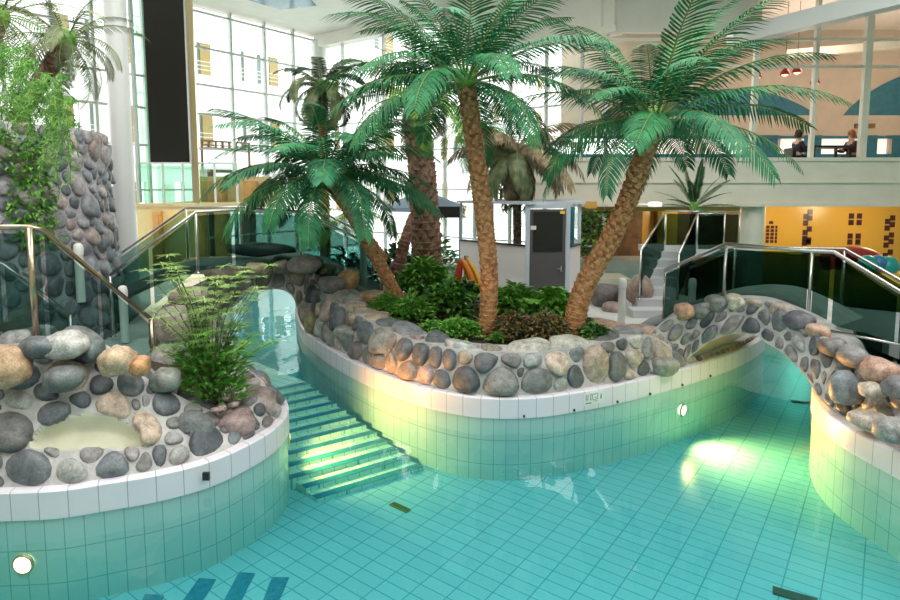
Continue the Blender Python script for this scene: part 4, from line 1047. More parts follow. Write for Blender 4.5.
# parasol
c = V(424, 190, 15.3); ps = empty('parasol', (c.x, c.y, .3), 'blue-grey parasol behind the rough brown palm trunk', 'parasol')
mb = MB(); n = 8; R_ = 1.1; zc = c.z
vs = [(c.x, c.y, zc)]+[(c.x+R_*math.cos(2*PI*k/n), c.y+R_*math.sin(2*PI*k/n), zc-.42) for k in range(n)]+[(c.x+R_*math.cos(2*PI*k/n), c.y+R_*math.sin(2*PI*k/n), zc-.52) for k in range(n)]
mb.add(vs, [(0, k+1, (k+1) % n+1) for k in range(n)]+[(k+1, n+k+1, n+(k+1) % n+1, (k+1) % n+1) for k in range(n)]); part(mb, 'canopy', M['parasol'], ps)
mb = MB(); mb.tube([(c.x, c.y, .3), (c.x, c.y, zc+.05)], .03, 10); mb.lathe([(.25, .3), (.25, .38), (.05, .4)], (c.x, c.y, 0), 16); part(mb, 'pole', M['white_metal'], ps)
# rescue floats
def banana(px0, py0, px1, py1, Y, bend, key, lab, w=.075):
    a = V(px0, py0, Y); b = V(px1, py1, Y); pts = []; rs = []
    for k in range(13):
        t = k/12; p = a.lerp(b, t)+Vector((bend*math.sin(PI*t), 0, 0)); pts.append(p); rs.append(w*(.12+.88*math.sin(PI*min(1, max(0, t*.96+.02)))**.45))
    mb = MB(); mb.tube(pts, rs, 12); o = mb.build('rescue_float', M[key], None, True); tag(o, lab, 'float', 'rescue floats hanging by the booth')
banana(462, 258, 459, 302, 11.2, -.05, 'red_plastic', 'red rescue float, leftmost of the three before the booth')
banana(462, 259, 474, 302, 11.1, .06, 'orange_plastic', 'orange-red rescue float in the middle of the three')
banana(466, 257, 481, 298, 11.3, .07, 'yellow_plastic', 'yellow rescue float, rightmost of the three', .05)
mb = MB(); c = V(465, 258, 11.2); mb.tube([(c.x, c.y+.12, .4), (c.x, c.y+.12, c.z+.03), (c.x+.05, c.y-.05, c.z+.03)], .018, 8)
tag(mb.build('float_stand', M['steel'], None, True), 'thin steel stand carrying the rescue floats', 'stand')
# pool toys at far right, below the yellow wall
c = V(868, 262, 17.0); slide = empty('water_slide', (c.x, c.y, 0), 'dark red curved water slide hood before the yellow wall', 'slide')
pts = [V(826, 262, 17), V(840, 257, 17.1), V(856, 255, 17.2), V(872, 260, 17.2), V(882, 274, 17), V(886, 290, 16.8)]
mb = MB(); mb.tube(catmull(pts, 5), .26, 14); part(mb, 'tube', M['crimson'], slide, True)
mb = MB()
for p in (pts[1], pts[4]): mb.tube([(p.x, p.y, -.8), (p.x, p.y, p.z)], .06, 8)
part(mb, 'support', M['steel'], slide, True)
for (px, py, key, lab, d) in ((867, 264, 'teal_plastic', 'teal round pool float left of the blue one', .5), (878, 263, 'blue_plastic', 'blue round pool float in the middle', .45), (888, 266, 'teal_plastic', 'teal round pool float farthest right', .55)):
    c = V(px, py, 16.4); mb = MB()
    mb.lathe([(d*.5*math.sin(PI*k/10)*(1 if k % 2 else .96), -d*.5*math.cos(PI*k/10)) for k in range(11)], c, 14)
    tag(mb.build('pool_float', M[key], None, True), lab, 'float', 'round pool floats')
    mb = MB()
mb = MB(); mb.box(V(866, 0, 16.4).x-.6, V(888, 0, 16.4).x+.9, 16.1, 16.7, -.8, V(875, 272, 16.4).z)
tag(mb.build('float_shelf', M['yellow_tile']), 'yellow shelf block carrying the round pool floats', 'shelf')
mb = MB(); c = V(586, 205, 16.45)
mb.box(c.x-.02, c.x+.30, c.y, c.y+.06, c.z-.1, 2.3)
tag(mb.build('lattice_panel', M['orange_trim']), 'small perforated wooden panel above the potted plant', 'panel')
mb = MB()
c0 = V(655, 205, 14.8); mb.lathe([(.001, -.05), (.16, -.04), (.17, .05), (.1, .08)], c0, 16); mb.tube([c0, (c0.x, c0.y+1.7, 2.24)], .015, 6)
tag(mb.build('spot_lamp', M['window_glow'], None, True), 'small white lamp above the white steps', 'lamp')
# upper gallery: pendants, tables, planter, people
for px, py in ((785, 73), (797, 71), (815, 82), (757, 76)):
    c = V(px, py, 19.5); pd = empty('pendant_lamp', c, 'glowing red pendant lamp in the upper gallery, '+{785: 'brightest one', 797: 'just right of the brightest', 815: 'rightmost', 757: 'leftmost, behind the palm tips'}[px], 'lamp', 'red pendant lamps in the gallery')
    mb = MB(); mb.lathe([(.03, .16), (.12, .05), (.15, -.05), (.13, -.06)], (0, 0, 0), 14); mb.build('shade', M['crimson'], pd, True)
    mb = MB(); mb.lathe([(.001, .02), (.09, 0), (.10, -.06), (.001, -.12)], (0, 0, 0), 12); mb.build('bulb', M['pendant_glow'], pd, True)
    mb = MB(); mb.tube([(0, 0, .15), (0, 0, 8.5-c.z)], .008, 6); mb.build('cord', M['black_plastic'], pd)
c = V(825, 150, 17.3); tb = empty('table', (c.x, c.y, 2.5), 'dark dining table at the gallery parapet between two guests', 'table')
mb = MB(); mb.box(c.x-.55, c.x+.6, c.y-.35, c.y+.35, c.z+.05, c.z+.11); part(mb, 'tabletop', M['black_plastic'], tb)
for sx in (-.5, .5):
    for sy in (-.3, .3): mb = MB(); mb.box(c.x+sx-.03, c.x+sx+.03, c.y+sy-.03, c.y+sy+.03, 2.5, c.z+.05); part(mb, 'leg', M['black_plastic'], tb)
c_t = c
def person(loc, face, shirt, hair, lab, seat=.45):
    root = empty('person', loc, lab, 'person', rz=face)
    J = {'pel': (0,0,seat+.10), 'wa': (0,.0,seat+.28), 'ch': (0,.02,seat+.50), 'nk': (0,.03,seat+.64), 'hd': (0,.05,seat+.74), 'ht': (0,.05,seat+.86)}
    for s, k in ((-1, 'l'), (1, 'r')):
        J[k+'sh'] = (s*.19,.02,seat+.56); J[k+'el'] = (s*.24,.10,seat+.30); J[k+'wr'] = (s*.14,.36,seat+.34); J[k+'ha'] = (s*.11,.45,seat+.35)
        J[k+'hp'] = (s*.10,.02,seat+.06); J[k+'kn'] = (s*.13,.45,seat+.04); J[k+'an'] = (s*.13,.42,.08); J[k+'to'] = (s*.14,.60,.04)
    Ed = [('pel','wa'),('wa','ch'),('ch','nk'),('nk','hd'),('hd','ht')]
    for k in 'lr': Ed += [('ch',k+'sh'),(k+'sh',k+'el'),(k+'el',k+'wr'),(k+'wr',k+'ha'),('pel',k+'hp'),(k+'hp',k+'kn'),(k+'kn',k+'an'),(k+'an',k+'to')]
    Rr = {'pel':.14,'wa':.12,'ch':.14,'nk':.055,'hd':.085,'ht':.075,'sh':.06,'el':.045,'wr':.03,'ha':.035,'hp':.09,'kn':.06,'an':.04,'to':.035}
    def skin(keys, edges, grow, name, mat):
        ix = {k: i for i, k in enumerate(keys)}; me = bpy.data.meshes.new(name)
        me.from_pydata([J[k] for k in keys], [(ix[a], ix[b]) for a, b in edges], []); me.materials.append(mat)
        o = bpy.data.objects.new(name, me); C.objects.link(o); o.parent = root
        m = o.modifiers.new('Skin', 'SKIN'); m.use_smooth_shade = True
        if not me.skin_vertices: 
            bpy.context.view_layer.objects.active = o
            bm = bmesh.new(); bm.from_mesh(me); bm.verts.layers.skin.verify(); bm.to_mesh(me); bm.free()
        for k, i in ix.items():
            r = Rr.get(k) or Rr.get(k[1:]); r *= grow; me.skin_vertices[0].data[i].radius = (r, r)
        me.skin_vertices[0].data[0].use_root = True
        s = o.modifiers.new('Sub', 'SUBSURF'); s.levels = s.render_levels = 1
        return o
    body = skin(list(J), Ed, 1.0, 'body', M['skin'])
    ks = ['ch','pel','wa','lsh','lel','lwr','rsh','rel','rwr']
    skin(ks, [('pel','wa'),('wa','ch'),('ch','lsh'),('lsh','lel'),('lel','lwr'),('ch','rsh'),('rsh','rel'),('rel','rwr')], 1.14, 'shirt', shirt)
    ks = ['pel','lhp','lkn','lan','rhp','rkn','ran']
    skin(ks, [('pel','lhp'),('lhp','lkn'),('lkn','lan'),('pel','rhp'),('rhp','rkn'),('rkn','ran')], 1.15, 'trousers', M['cloth_trouser'])
    mb = MB(); hc = Vector((0, .03, seat+.83)); mb.lathe([(.105*math.cos(a), .11*math.sin(a)) for a in [math.radians(q) for q in (-35, -10, 15, 40, 65, 89)]], hc, 16); mb.lathe([(.09, -.14), (.105, -.05)], hc+Vector((0, -.02, 0)), 16)
    mb.build('hair', hair, root, True)
    mb = MB(); mb.tube([(0, .125, seat+.79), (0, .155, seat+.76)], [.012, .018], 6); mb.build('nose', M['skin'], root, True)
    mb = MB()
    for s in (-1, 1): mb.box(s*.033-.012, s*.033+.012, .125, .135, seat+.80, seat+.812)
    mb.build('eyes', M['black_plastic'], root)
def chair(loc, rz, lab):
    root = empty('chair', loc, lab, 'chair', 'gallery chairs', rz)
    mb = MB(); mb.box(-.22, .22, -.22, .22, .41, .45); mb.build('seat', M['black_plastic'], root)
    mb = MB(); mb.box(-.22, .22, -.25, -.22, .45, .85); mb.build('backrest', M['black_plastic'], root)
    for sx in (-.2, .2):
        for sy in (-.2, .2): mb = MB(); mb.box(sx-.015, sx+.015, sy-.015, sy+.015, 0, .42); mb.build('leg', M['black_plastic'], root)
GZ = 2.5
p = V(852, 150, 17.4); q = V(797, 150, 17.4)
# the guests sit high at the parapet: a dais carries their table
mb = MB(); mb.box(q.x-1.2, p.x+1.2, 16.85, 18.6, 2.5, 2.95); tag(mb.build('dais', M['peach_paint']), 'low raised dais behind the gallery parapet', 'dais')
tb.location = tb.location
chair((p.x, 17.4, 2.95), PI/2, 'black chair under the red-haired guest in the gallery'); chair((q.x, 17.4, 2.95), -PI/2, 'black chair under the dark-haired guest in the gallery')
person((p.x, 17.4, 2.95), PI/2, M['cloth_plum'], M['hair_red'], 'person with short reddish hair and plum top seated in the gallery, facing left')
person((q.x, 17.4, 2.95), -PI/2, M['cloth_dark'], M['hair_dark'], 'person with dark hair and dark top seated in the gallery beside the palm tips')

# ================================================================== PALMS
def frond_mesh(name, L, leaflen, n, droop, a0, seed, mats, wid=.028, hang=.35, dry=False):
    rnd = random.Random(seed); mb = MB(); pts = []; N = 22; x = z = 0; a = a0; wob = rnd.uniform(-.15, .15)
    for i in range(N+1):
        t = i/N; pts.append(Vector((x, wob*L*.25*t*t, z))); a = a0-droop*t**1.4; x += math.cos(a)*L/N; z += math.sin(a)*L/N
    mb.tube(pts, [lerp(.016, .003, i/N)*(L/1.6)**.5 for i in range(N+1)], 5, 0, False)
    for k in range(n):
        t = .13+.87*k/(n-1); f = t*N; i = min(int(f), N-1); p = pts[i].lerp(pts[i+1], f-i); d = (pts[i+1]-pts[i]).normalized()
        up = Vector((0, 1, 0)).cross(d)*-1; up = Vector((-d.z, 0, d.x))
        ln = leaflen*(math.sin(PI*(t*.80+.14))**.6)*rnd.uniform(.9, 1.08)
        if dry: ln *= rnd.uniform(.6, 1.1)
        for s in (-1, 1):
            if dry and rnd.random() < .15: continue
            fw = lerp(.35, .85, t)+rnd.uniform(-.07, .07)
            v = (Vector((0, s, 0))+d*fw+up*rnd.uniform(.05, .22)).normalized()
            w = d*(wid*.5); q = [p]; cur = v.copy()
            for j in range(3):
                cur = (cur+Vector((0, 0, -1))*hang*(.5+.5*j)*(1.6 if dry else 1)).normalized(); q.append(q[-1]+cur*ln/3)
            w0 = w.cross(v).cross(v)*-1; w0 = (d-v*d.dot(v)).normalized()*wid*.5
            vs = [q[0]-w0*.6, q[0]+w0*.6, q[1]-w0, q[1]+w0, q[2]-w0*.8, q[2]+w0*.8, q[3]]
            mb.add(vs, [(0,1,3,2), (2,3,5,4), (4,5,6)], 1)
    me_o = mb.build(name, mats, None, False); me = me_o.data; bpy.data.objects.remove(me_o); return me
def trunk_mesh(pts, r0, r1, key, ring=.07, scales=0, seed=1, sc=.05):
    mb = MB(); P = catmull(pts, 14); s = [0]
    for i in range(1, len(P)): s.append(s[-1]+(P[i]-P[i-1]).length)
    L = s[-1]; n = max(12, int(L/ring*4)); Q = []; R = []
    for i in range(n+1):
        d = L*i/n; j = min(int(np.searchsorted(s, d, side='right'))-1, len(P)-2); t = (d-s[j])/max(1e-6, s[j+1]-s[j])
        Q.append(P[j].lerp(P[j+1], t)); ph = (d/ring) % 1
        R.append(lerp(r0, r1, i/n)*(1+.16*ph)*(1.25-.25*min(1, d/.35)))
    mb.tube(Q, R, 16)
    rnd = random.Random(seed)
    for k in range(scales):
        f = k/scales; d = L*f; i = min(int(f*n), n-1); c = Q[i]; ax = (Q[i+1]-Q[i]).normalized(); rr = lerp(r0, r1, f)*.97
        an = k*2.39996; x = ax.cross(Vector((0, 1, 0))).normalized(); y = ax.cross(x); o = x*math.cos(an)+y*math.sin(an); tg = ax.cross(o)
        w = sc*rnd.uniform(.9, 1.3); h = sc*rnd.uniform(1.0, 1.5); out = sc*rnd.uniform(.45, .8); b = c+o*rr
        mb.add([b-tg*w, b+tg*w, b-ax*h*.8, b+ax*h+o*out-tg*w*.35, b+ax*h+o*out+tg*w*.35, b+ax*h*.9-o*.01], [(2,1,4,3), (0,2,3), (1,5,4), (0,3,5), (3,4,5), (0,5,1)], 1)
    return mb
def palm(base, crown, r0, r1, tkey, leafkeys, L, leaflen, nf, lab, seed, e0=-35, e1=80, mid=None, cnt=36, group=None, droop=1.1, hang=.3, az=(0, 360), wid=.028, scales=120, sc=.03, dry=0, ring=.07, name='palm_tree', drymat=None, flat=1.0):
    rnd = random.Random(seed); root = empty(name, base, lab, 'palm tree', group)
    b, c = Vector(base), Vector(crown); pts = [b]+([Vector(m) for m in mid] if mid else [b.lerp(c, .5)])+[c]
    if tkey: part(trunk_mesh(pts, r0, r1, tkey, ring, scales, seed, sc), 'trunk', [M[tkey], M['scale_orange' if tkey == 'trunk_orange' else 'scale_brown']], root, False)
    var = [frond_mesh('frond', L*rnd.uniform(.9, 1.08), leaflen, cnt, droop*dr, .12, seed*10+i, [M['rachis'], M[leafkeys[i % len(leafkeys)]]], wid, hang) for i, dr in enumerate((.75, 1.0, 1.25, 1.45))]
    dv_ = [frond_mesh('dry_frond', L*.8, leaflen*.9, int(cnt*.8), 1.0, 0, seed*10+7, [M['leaf_dry'], M['leaf_dry']], wid, .5, True)] if dry else []
    for k in range(nf):
        f = (k+.5)/nf; a = math.radians(az[0]+(az[1]-az[0])*((k*.381966) % 1)); e = math.radians(lerp(e1, e0, f**.85)+rnd.uniform(-6, 6))
        o = bpy.data.objects.new('frond', var[min(3, int(rnd.random()*2+ (1.6*f)))]); C.objects.link(o); o.parent = root
        o.location = c-b+Vector((math.cos(a)*r1*.7, math.sin(a)*r1*.7, .10*(1-f)))
        o.rotation_euler = (rnd.uniform(-.25, .25), -e, a); s_ = rnd.uniform(.86, 1.08); o.scale = (s_, s_, s_)
    for k in range(dry):
        a = k*2.4+seed; e = math.radians(rnd.uniform(-80, -45)); o = bpy.data.objects.new('dry_frond', dv_[0]); C.objects.link(o); o.parent = root
        o.location = c-b+Vector((math.cos(a)*r1*.8, math.sin(a)*r1*.8, -.05)); o.rotation_euler = (0, -e, a); s_ = rnd.uniform(.8, 1.1); o.scale = (s_, s_, s_)
    mb = MB(); mb.lathe([(r1*.9, -.15), (r1*1.3, 0), (r1*1.1, .14), (.01, .22)], c, 12); part(mb, 'crown_bud', M[drymat or 'leaf_mid'], root, True)
    return root
G1 = 'green palms on the island'
palm(V(486, 343, 8.1), V(466, 84, 8.3), .105, .115, 'trunk_orange', ['leaf_green', 'leaf_blue'], 1.95, .46, 34, 'tall central palm with slender orange-brown trunk and glossy fronds', 1, -14, 66,
     mid=[V(489, 270, 8.1), V(478, 170, 8.2)], group=G1, scales=330, sc=.042, cnt=42, droop=.9, wid=.027, hang=.42)
palm(V(571, 345, 8.1), V(655, 122, 8.1), .135, .115, 'trunk_orange', ['leaf_green', 'leaf_green', 'leaf_blue'], 1.90, .44, 34, 'right palm with trunk leaning to the right over the deck', 2, -18, 70,
     mid=[V(583, 290, 8.1), V(622, 215, 8.1)], group=G1, scales=330, sc=.046, cnt=42, droop=.95, wid=.027, hang=.42)
palm(V(401, 304, 9.6), V(326, 178, 9.3), .095, .085, 'trunk_orange', ['leaf_green', 'leaf_blue'], 1.98, .46, 38, 'low palm on the left of the island, trunk leaning left, drooping crown', 3, -10, 50,
     mid=[V(383, 270, 9.6), V(352, 215, 9.4)], group=G1, scales=300, sc=.04, cnt=42, droop=1.1, wid=.030, hang=.4)
palm(V(427, 278, 11.3), V(415, 98, 11.5), .27, .20, 'trunk_brown', ['leaf_olive', 'leaf_mid'], 1.6, .34, 24, 'thick rough-barked brown palm with dead fronds hanging under its crown', 4, -30, 70,
     mid=[V(425, 220, 11.3), V(420, 150, 11.4)], scales=260, sc=.085, dry=12, cnt=30, droop=1.4, ring=.12)
palm((V(326, 250, 14.6).x, 14.6, .3), V(322, 88, 14.6), .11, .10, 'trunk_orange', ['leaf_olive', 'leaf_dark'], 1.25, .30, 24, 'smaller distant palm with curling fronds behind the left palm', 5, -45, 60, cnt=28, droop=1.9, scales=80, sc=.035, wid=.04)
palm((V(518, 250, 13.4).x, 13.4, .3), V(517, 152, 13.4), .09, .09, 'trunk_brown', ['leaf_dry', 'leaf_dry', 'leaf_olive'], 1.50, .48, 26, 'dried-out palm with brown drooping fronds over the booth', 6, -35, 50, cnt=26, droop=1.4, scales=60, sc=.03, dry=12, hang=.9, wid=.05, drymat='leaf_dry')
palm((V(484, 250, 15.2).x, 15.2, .3), V(482, 128, 15.2), .09, .08, 'trunk_brown', ['leaf_mid', 'leaf_blue'], 1.40, .34, 26, 'bushy mid-green palm between the central palm and the dry one', 7, -55, 60, cnt=24, droop=1.4, scales=50, sc=.03)
palm((-7.25, 9.6, 3.2), V(66, 42, 9.6), .12, .12, 'trunk_brown', ['leaf_olive'], 1.05, .22, 26, 'olive feathery palm growing on the rock tower', 8, -60, 75, cnt=26, droop=1.5, scales=70, sc=.04, hang=.5, wid=.018)
palm((-8.6, 10.4, 3.2), V(0, 18, 10.4), .12, .12, 'trunk_brown', ['leaf_olive', 'leaf_mid'], 1.3, .24, 22, 'second olive palm at the left picture edge on the rock tower', 9, -50, 75, cnt=24, droop=1.4, scales=60, sc=.04, wid=.018)
palm((V(694, 240, 14.9).x, 15.1, -.2), V(694, 208, 15.1), .09, .08, 'trunk_brown', ['leaf_dark', 'leaf_green'], 1.15, .14, 16, 'small dark palm with stiff narrow fronds behind the slide platform', 10, -5, 85, cnt=34, droop=.35, scales=20, hang=.05, wid=.03)
palm(V(386, 262, 12.4), V(352, 215, 12.6), .09, .08, 'trunk_orange', ['leaf_mid'], 1.2, .28, 14, 'short leaning palm half hidden behind the left palm', 11, -50, 50, cnt=22, scales=50)
# short crossing trunk beside the rough palm
mb = trunk_mesh([V(397, 275, 12.2), V(404, 245, 12.3), V(414, 215, 12.5)], .12, .10, 'trunk_brown', .08, 40, 5, .04)
tag(mb.build('palm_stump', [M['trunk_brown'], M['scale_brown']]), 'short slanting brown palm trunk left of the rough palm', 'trunk')

# ================================================================== SHRUBS
def leaf(mb, p, d, up, L, w, mi=0, fold=.25):
    s = d.cross(up)
    if s.length < 1e-4: s = Vector((1, 0, 0))
    s.normalize(); n = s.cross(d)
    mb.add([p, p+d*L*.35-s*w*.5+n*fold*w, p+d*L*.35, p+d*L*.35+s*w*.5+n*fold*w, p+d*L*.75-s*w*.35+n*(fold*w-.05*L), p+d*L*.75-n*.05*L, p+d*L*.75+s*w*.35+n*(fold*w-.05*L), p+d*L-n*.15*L],
           [(0,2,1), (0,3,2), (1,2,5,4), (2,3,6,5), (4,5,7), (5,6,7)], mi)
def shrub(c, rx, ry, h, n, L, w, keys, lab, seed, cat='shrub', name='leafy_shrub', group=None, upb=.5, stems=8):
    rnd = random.Random(seed); root = empty(name, c, lab, cat, group); mb = MB()
    for i in range(n):
        a = rnd.uniform(0, 2*PI); r = math.sqrt(rnd.random()); zz = rnd.random()**.7
        k = math.sqrt(max(.05, 1-zz*zz*.85)); p = Vector((rx*r*k*math.cos(a), ry*r*k*math.sin(a), h*zz*(1-.35*r)))
        d = (Vector((math.cos(a)*(.4+r), math.sin(a)*(.4+r), upb*rnd.uniform(-.3, 1.4)))+Vector((rnd.uniform(-.6, .6), rnd.uniform(-.6, .6), rnd.uniform(-.3, .5)))).normalized()
        leaf(mb, p, d, Vector((rnd.uniform(-.3, .3), rnd.uniform(-.3, .3), 1)), L*rnd.uniform(.6, 1.25), w*rnd.uniform(.7, 1.2), rnd.randrange(len(keys)))
    mb.build('foliage', [M[k] for k in keys], root)
    mb = MB()
    for i in range(stems):
        a = rnd.uniform(0, 2*PI); r = rnd.random(); mb.tube([(rx*.2*math.cos(a), ry*.2*math.sin(a), -.03), (rx*r*.7*math.cos(a), ry*r*.7*math.sin(a), h*.7)], [.01, .005], 5)
    mb.build('stem', M['stem'], root); return root
G2 = 'low shrubs planted on the island'
def S(px, py, z=.68): return W(px, py, z)
SH = [
 (388, 318, .32, .42, 240, .10, .05, ['leaf_mid', 'leaf_bright'], 'fresh green small-leaved shrub at the foot of the left leaning palm'),
 (372, 313, .24, .22, 160, .07, .045, ['leaf_bright', 'leaf_mid'], 'light green low shrub beside the flat grey boulder'),
 (412, 322, .36, .40, 240, .13, .06, ['leaf_mid', 'leaf_bright'], 'mid-green shrub right of the left palm foot'),
 (425, 300, .50, .80, 300, .20, .10, ['leaf_mid', 'leaf_bright'], 'tall broad-leaved shrub below the rough brown palm'),
 (448, 318, .42, .62, 300, .16, .08, ['leaf_mid', 'leaf_bright', 'leaf_dark'], 'dense olive-green shrub left of the central palm trunk'),
 (465, 304, .34, .42, 220, .15, .08, ['leaf_dark', 'leaf_mid'], 'dark shrub growing in front of the rescue floats'),
 (458, 336, .40, .26, 380, .075, .05, ['leaf_bright'], 'bright green ground cover at the rim left of the central trunk'),
 (430, 333, .22, .16, 160, .07, .045, ['leaf_bright', 'leaf_mid'], 'small bright green ground cover patch, left end'),
 (497, 341, .12, .10, 70, .06, .04, ['leaf_bright'], 'tiny bright tuft right at the central trunk foot'),
 (515, 337, .42, .36, 420, .085, .04, ['leaf_red', 'leaf_olive'], 'reddish-brown ground cover right of the central trunk'),
 (545, 337, .42, .36, 420, .085, .04, ['leaf_red', 'leaf_olive'], 'reddish-brown ground cover left of the right palm foot'),
 (515, 315, .46, .50, 300, .17, .09, ['leaf_mid', 'leaf_bright'], 'green leafy shrub in front of the booth wall'),
 (552, 317, .36, .45, 190, .20, .12, ['leaf_bright', 'leaf_mid'], 'broad-leaved shrub in front of the booth door'),
 (594, 340, .22, .22, 140, .10, .05, ['leaf_mid', 'leaf_dark'], 'small green shrub right of the right palm foot'),
 (575, 332, .24, .30, 140, .12, .06, ['leaf_dark', 'leaf_mid'], 'dark green shrub behind the right palm foot'),
]
for k, (px, py, r, h, n, L, w, keys, lab) in enumerate(SH):
    shrub(S(px, py), r, r*.8, h, int(n*1.7), L, w, keys, lab, 50+k, group=G2)
# two plants with large divided leaves
def split_leaf_plant(c, lab, seed, n=6, R=.35):
    rnd = random.Random(seed); root = empty('split_leaf_plant', c, lab, 'plant', 'split leaf plants by the booth')
    for i in range(n):
        a = 2*PI*i/n+rnd.uniform(-.3, .3); me = frond_mesh('leaf', R*rnd.uniform(.9, 1.2), R*.45, 12, 1.3, .9, seed+i, [M['rachis'], M['leaf_bright']], .045, .25)
        o = bpy.data.objects.new('leaf', me); C.objects.link(o); o.parent = root; o.rotation_euler = (0, 0, a)
split_leaf_plant(S(538, 308, .78), 'split-leaf plant just in front of the booth door', 70, 8, .55)
split_leaf_plant(S(498, 303, .74), 'split-leaf plant against the white booth wall', 80, 7, .42)
# dark shrubs behind the left palm and behind the bridge glass
for k, (px, py, Y, rx, h, keys, lab) in enumerate(((396, 285, 12.6, .5, 1.3, ['leaf_dark', 'leaf_mid'], 'tall dark shrub between the left palm and the rough trunk'),
     (435, 258, 14.0, .7, 1.5, ['leaf_mid', 'leaf_olive', 'leaf_bright'], 'leafy green shrub behind the rough palm trunk'),
     (345, 285, 12.8, .8, 1.1, ['leaf_dark'], 'dark shrub behind the back bridge glass'))):
    c = V(px, py, Y); shrub((c.x, Y, .3), rx, .5, h, 420, .22, .09, keys, lab, 90+k, name='background_shrub')
# potted plant
c = V(593, 256, 16.0); pot = empty('potted_plant', (c.x, c.y, .3), 'dark bushy plant in a terracotta pot behind the booth', 'potted plant')
mb = MB(); mb.lathe([(.001, 0), (.2, 0), (.27, .42), (.30, .42), (.30, .5), (.26, .5), (.24, .4), (.001, .4)], (0, 0, 0), 20); mb.build('pot', M['terracotta'], pot, True)
mb = MB(); rnd = random.Random(5)
for i in range(500):
    a = rnd.uniform(0, 2*PI); z = rnd.uniform(.55, 1.75); r = .55*math.sin(PI*(z-.4)/1.45)**.5*math.sqrt(rnd.random())
    leaf(mb, Vector((r*math.cos(a), r*math.sin(a), z)), Vector((math.cos(a), math.sin(a), rnd.uniform(-.4, .8))).normalized(), Vector((0, 0, 1)), .2, .09, i % 2)
mb.build('foliage', [M['leaf_dark'], M['leaf_mid']], pot)
mb = MB(); mb.tube([(0, 0, .4), (0, 0, 1.5)], .025, 8); mb.build('stem', M['trunk_brown'], pot)
mb = MB(); mb.box(c.x-1.6, c.x+.9, c.y-.5, c.y+.6, -.8, .3); tag(mb.build('planter_block', M['cream_paint']), 'low cream block carrying the terracotta pot', 'block')

# feathery umbrella-sedge plant on the left bank
c = W(212, 398, .52)
fp = empty('feathery_plant', c, 'tall feathery green plant with tiered tops on the left bank', 'plant'); rnd = random.Random(33)
for k in range(46):
    a = rnd.uniform(0, 2*PI); r = .38*math.sqrt(rnd.random()); x0, y0 = r*.5*math.cos(a), r*.4*math.sin(a); H = rnd.uniform(.45, 1.42)
    if k < 5: H = (1.50, 1.42, 1.36, 1.30, 1.18)[k]; a = (2.6, 3.4, 1.2, 0.0, .4)[k]; r = .28
    tip = Vector((x0+r*math.cos(a)*1.25, y0+r*math.sin(a), H)); mid = Vector((x0*1.2, y0*1.2, H*.55))
    P_ = catmull([(x0*.6, y0*.6, -.02), mid, tip], 4); mb = MB(); mb.tube(P_, [lerp(.007, .003, i/8) for i in range(len(P_))], 5, 0, False)
    for t in (1.0, .88, .76, .64, .52):
        q = P_[min(int(t*(len(P_)-1)), len(P_)-1)]
        for j in range(14):
            an = 2*PI*j/11+rnd.uniform(-.2, .2); d = Vector((math.cos(an), math.sin(an), rnd.uniform(.0, .25))).normalized()
            leaf(mb, q, d, Vector((0, 0, 1)), rnd.uniform(.08, .15)*(1.1 if t == 1 else .9), .016, 1 if t > .6 and H > .8 else 2, .1)
    mb.build('stalk', [M['stem'], M['leaf_yellow'], M['leaf_mid']], fp)
mb = MB()
for i in range(520):
    a = rnd.uniform(0, 2*PI); r = math.sqrt(rnd.random()); p = Vector((.34*r*math.cos(a), .26*r*math.sin(a), rnd.uniform(.0, .5)))
    leaf(mb, p, Vector((math.cos(a), math.sin(a), rnd.uniform(.2, 1.5))).normalized(), Vector((0, 0, 1)), rnd.uniform(.08, .18), .04, rnd.randrange(2))
mb.build('foliage', [M['leaf_mid'], M['leaf_bright']], fp)
# pinkish pebbles round the plant
for k, (px, py) in enumerate(((226, 398), (234, 404), (222, 408), (230, 392), (216, 410), (236, 396), (180, 408), (188, 414), (172, 404))):
    c = W(px, py, .52); boulder('pebble', c, (.10, .09, .06), (.42, .30, .29), 'small pinkish pebble beside the feathery plant', 'pinkish pebbles around the feathery plant', 200+k, k, 'pebble')

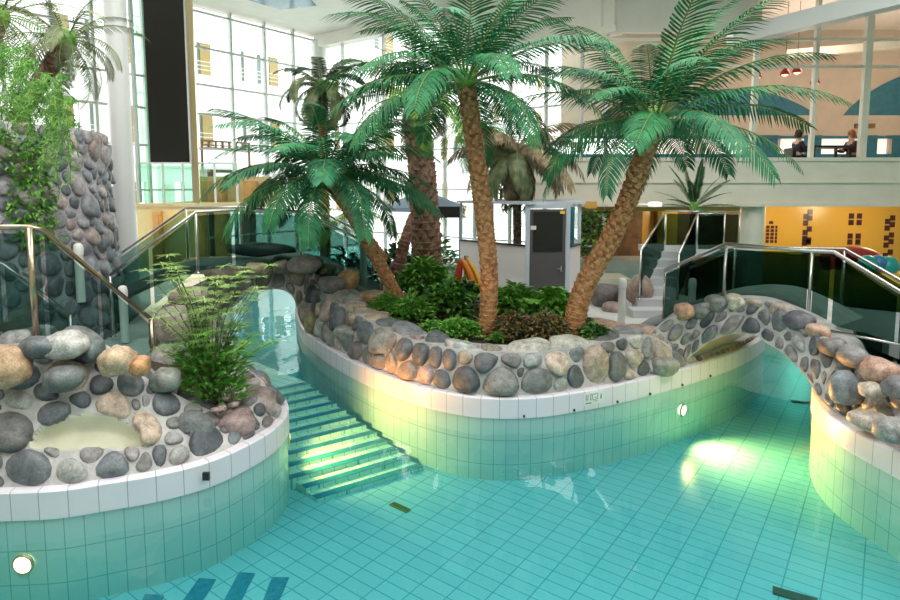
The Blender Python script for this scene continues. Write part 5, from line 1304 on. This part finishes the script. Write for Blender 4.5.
# trailing ferns on the rock tower and creeper on its right side
def trailing(px0, px1, pyt, pyb, Yc, n, key, lab, seed, zt=None):
    rnd = random.Random(seed); c = V((px0+px1)/2, pyt, Yc); root = empty('trailing_fern', c, lab, 'fern', 'trailing ferns on the rock tower'); mb = MB()
    for i in range(n):
        px = rnd.uniform(px0, px1); y = Yc+rnd.uniform(-.25, .25); top = V(px, pyt+rnd.uniform(-12, 16), y)-c; Ls = (pyb-pyt)*rnd.uniform(.45, 1)*Yc/600
        P_ = [top+Vector((0, .15, -.05)), top, top+Vector((rnd.uniform(-.1, .1), -.10, -Ls*.4)), top+Vector((rnd.uniform(-.15, .15), -.12, -Ls))]; P_ = catmull(P_, 6)
        mb.tube(P_, .004, 4, 0, False)
        for q in P_[2:]:
            for j in range(4):
                d = Vector((rnd.uniform(-1, 1), rnd.uniform(-1, .3), rnd.uniform(-1.4, .2))).normalized(); leaf(mb, q, d, Vector((0, -1, .2)), rnd.uniform(.04, .10), .011, 1)
    mb.build('foliage', [M['stem'], M[key]], root)
trailing(-5, 34, 55, 125, 7.7, 24, 'leaf_bright', 'bright green trailing fern at the left picture edge above the tower', 1)
trailing(20, 62, 84, 145, 7.3, 22, 'leaf_mid', 'green trailing fern hanging over the middle of the rock tower', 2)
trailing(52, 74, 108, 185, 7.1, 14, 'leaf_mid', 'longest trailing fern strand down the front of the rock tower', 3)
trailing(-5, 60, 96, 120, 7.6, 18, 'leaf_mid', 'trailing fern along the top rim of the rock tower', 4)
rnd = random.Random(9); root = empty('creeper', (-6.3, 7.9, 3.2), 'bright green creeper down the right edge of the rock tower', 'creeper'); mb = MB()
for i in range(1300):
    f = rnd.random(); a = math.radians(lerp(-70, -28, min(1, f*2.2))) if f < .45 else math.radians(-24+rnd.uniform(-5, 8)); z = 3.42 if f < .45 else lerp(3.4, 1.9, (f-.45)/.55)
    R_ = TR_*lerp(1.06, 1, (z-.1)/3.3)+.02; p = Vector((-8.38+R_*math.cos(a), 9.54+R_*math.sin(a), z+rnd.uniform(-.08, .07)*(1.3 if f < .45 else 1)))+Vector((rnd.uniform(-.06, .1), rnd.uniform(-.08, .05), 0))
    leaf(mb, p-Vector((-6.3, 7.9, 3.2)), Vector((rnd.uniform(-.3, 1), rnd.uniform(-1, .2), rnd.uniform(-.6, .6))).normalized(), Vector((0, 0, 1)), .09, .055, i % 2)
mb.build('foliage', [M['leaf_bright'], M['leaf_mid']], root)
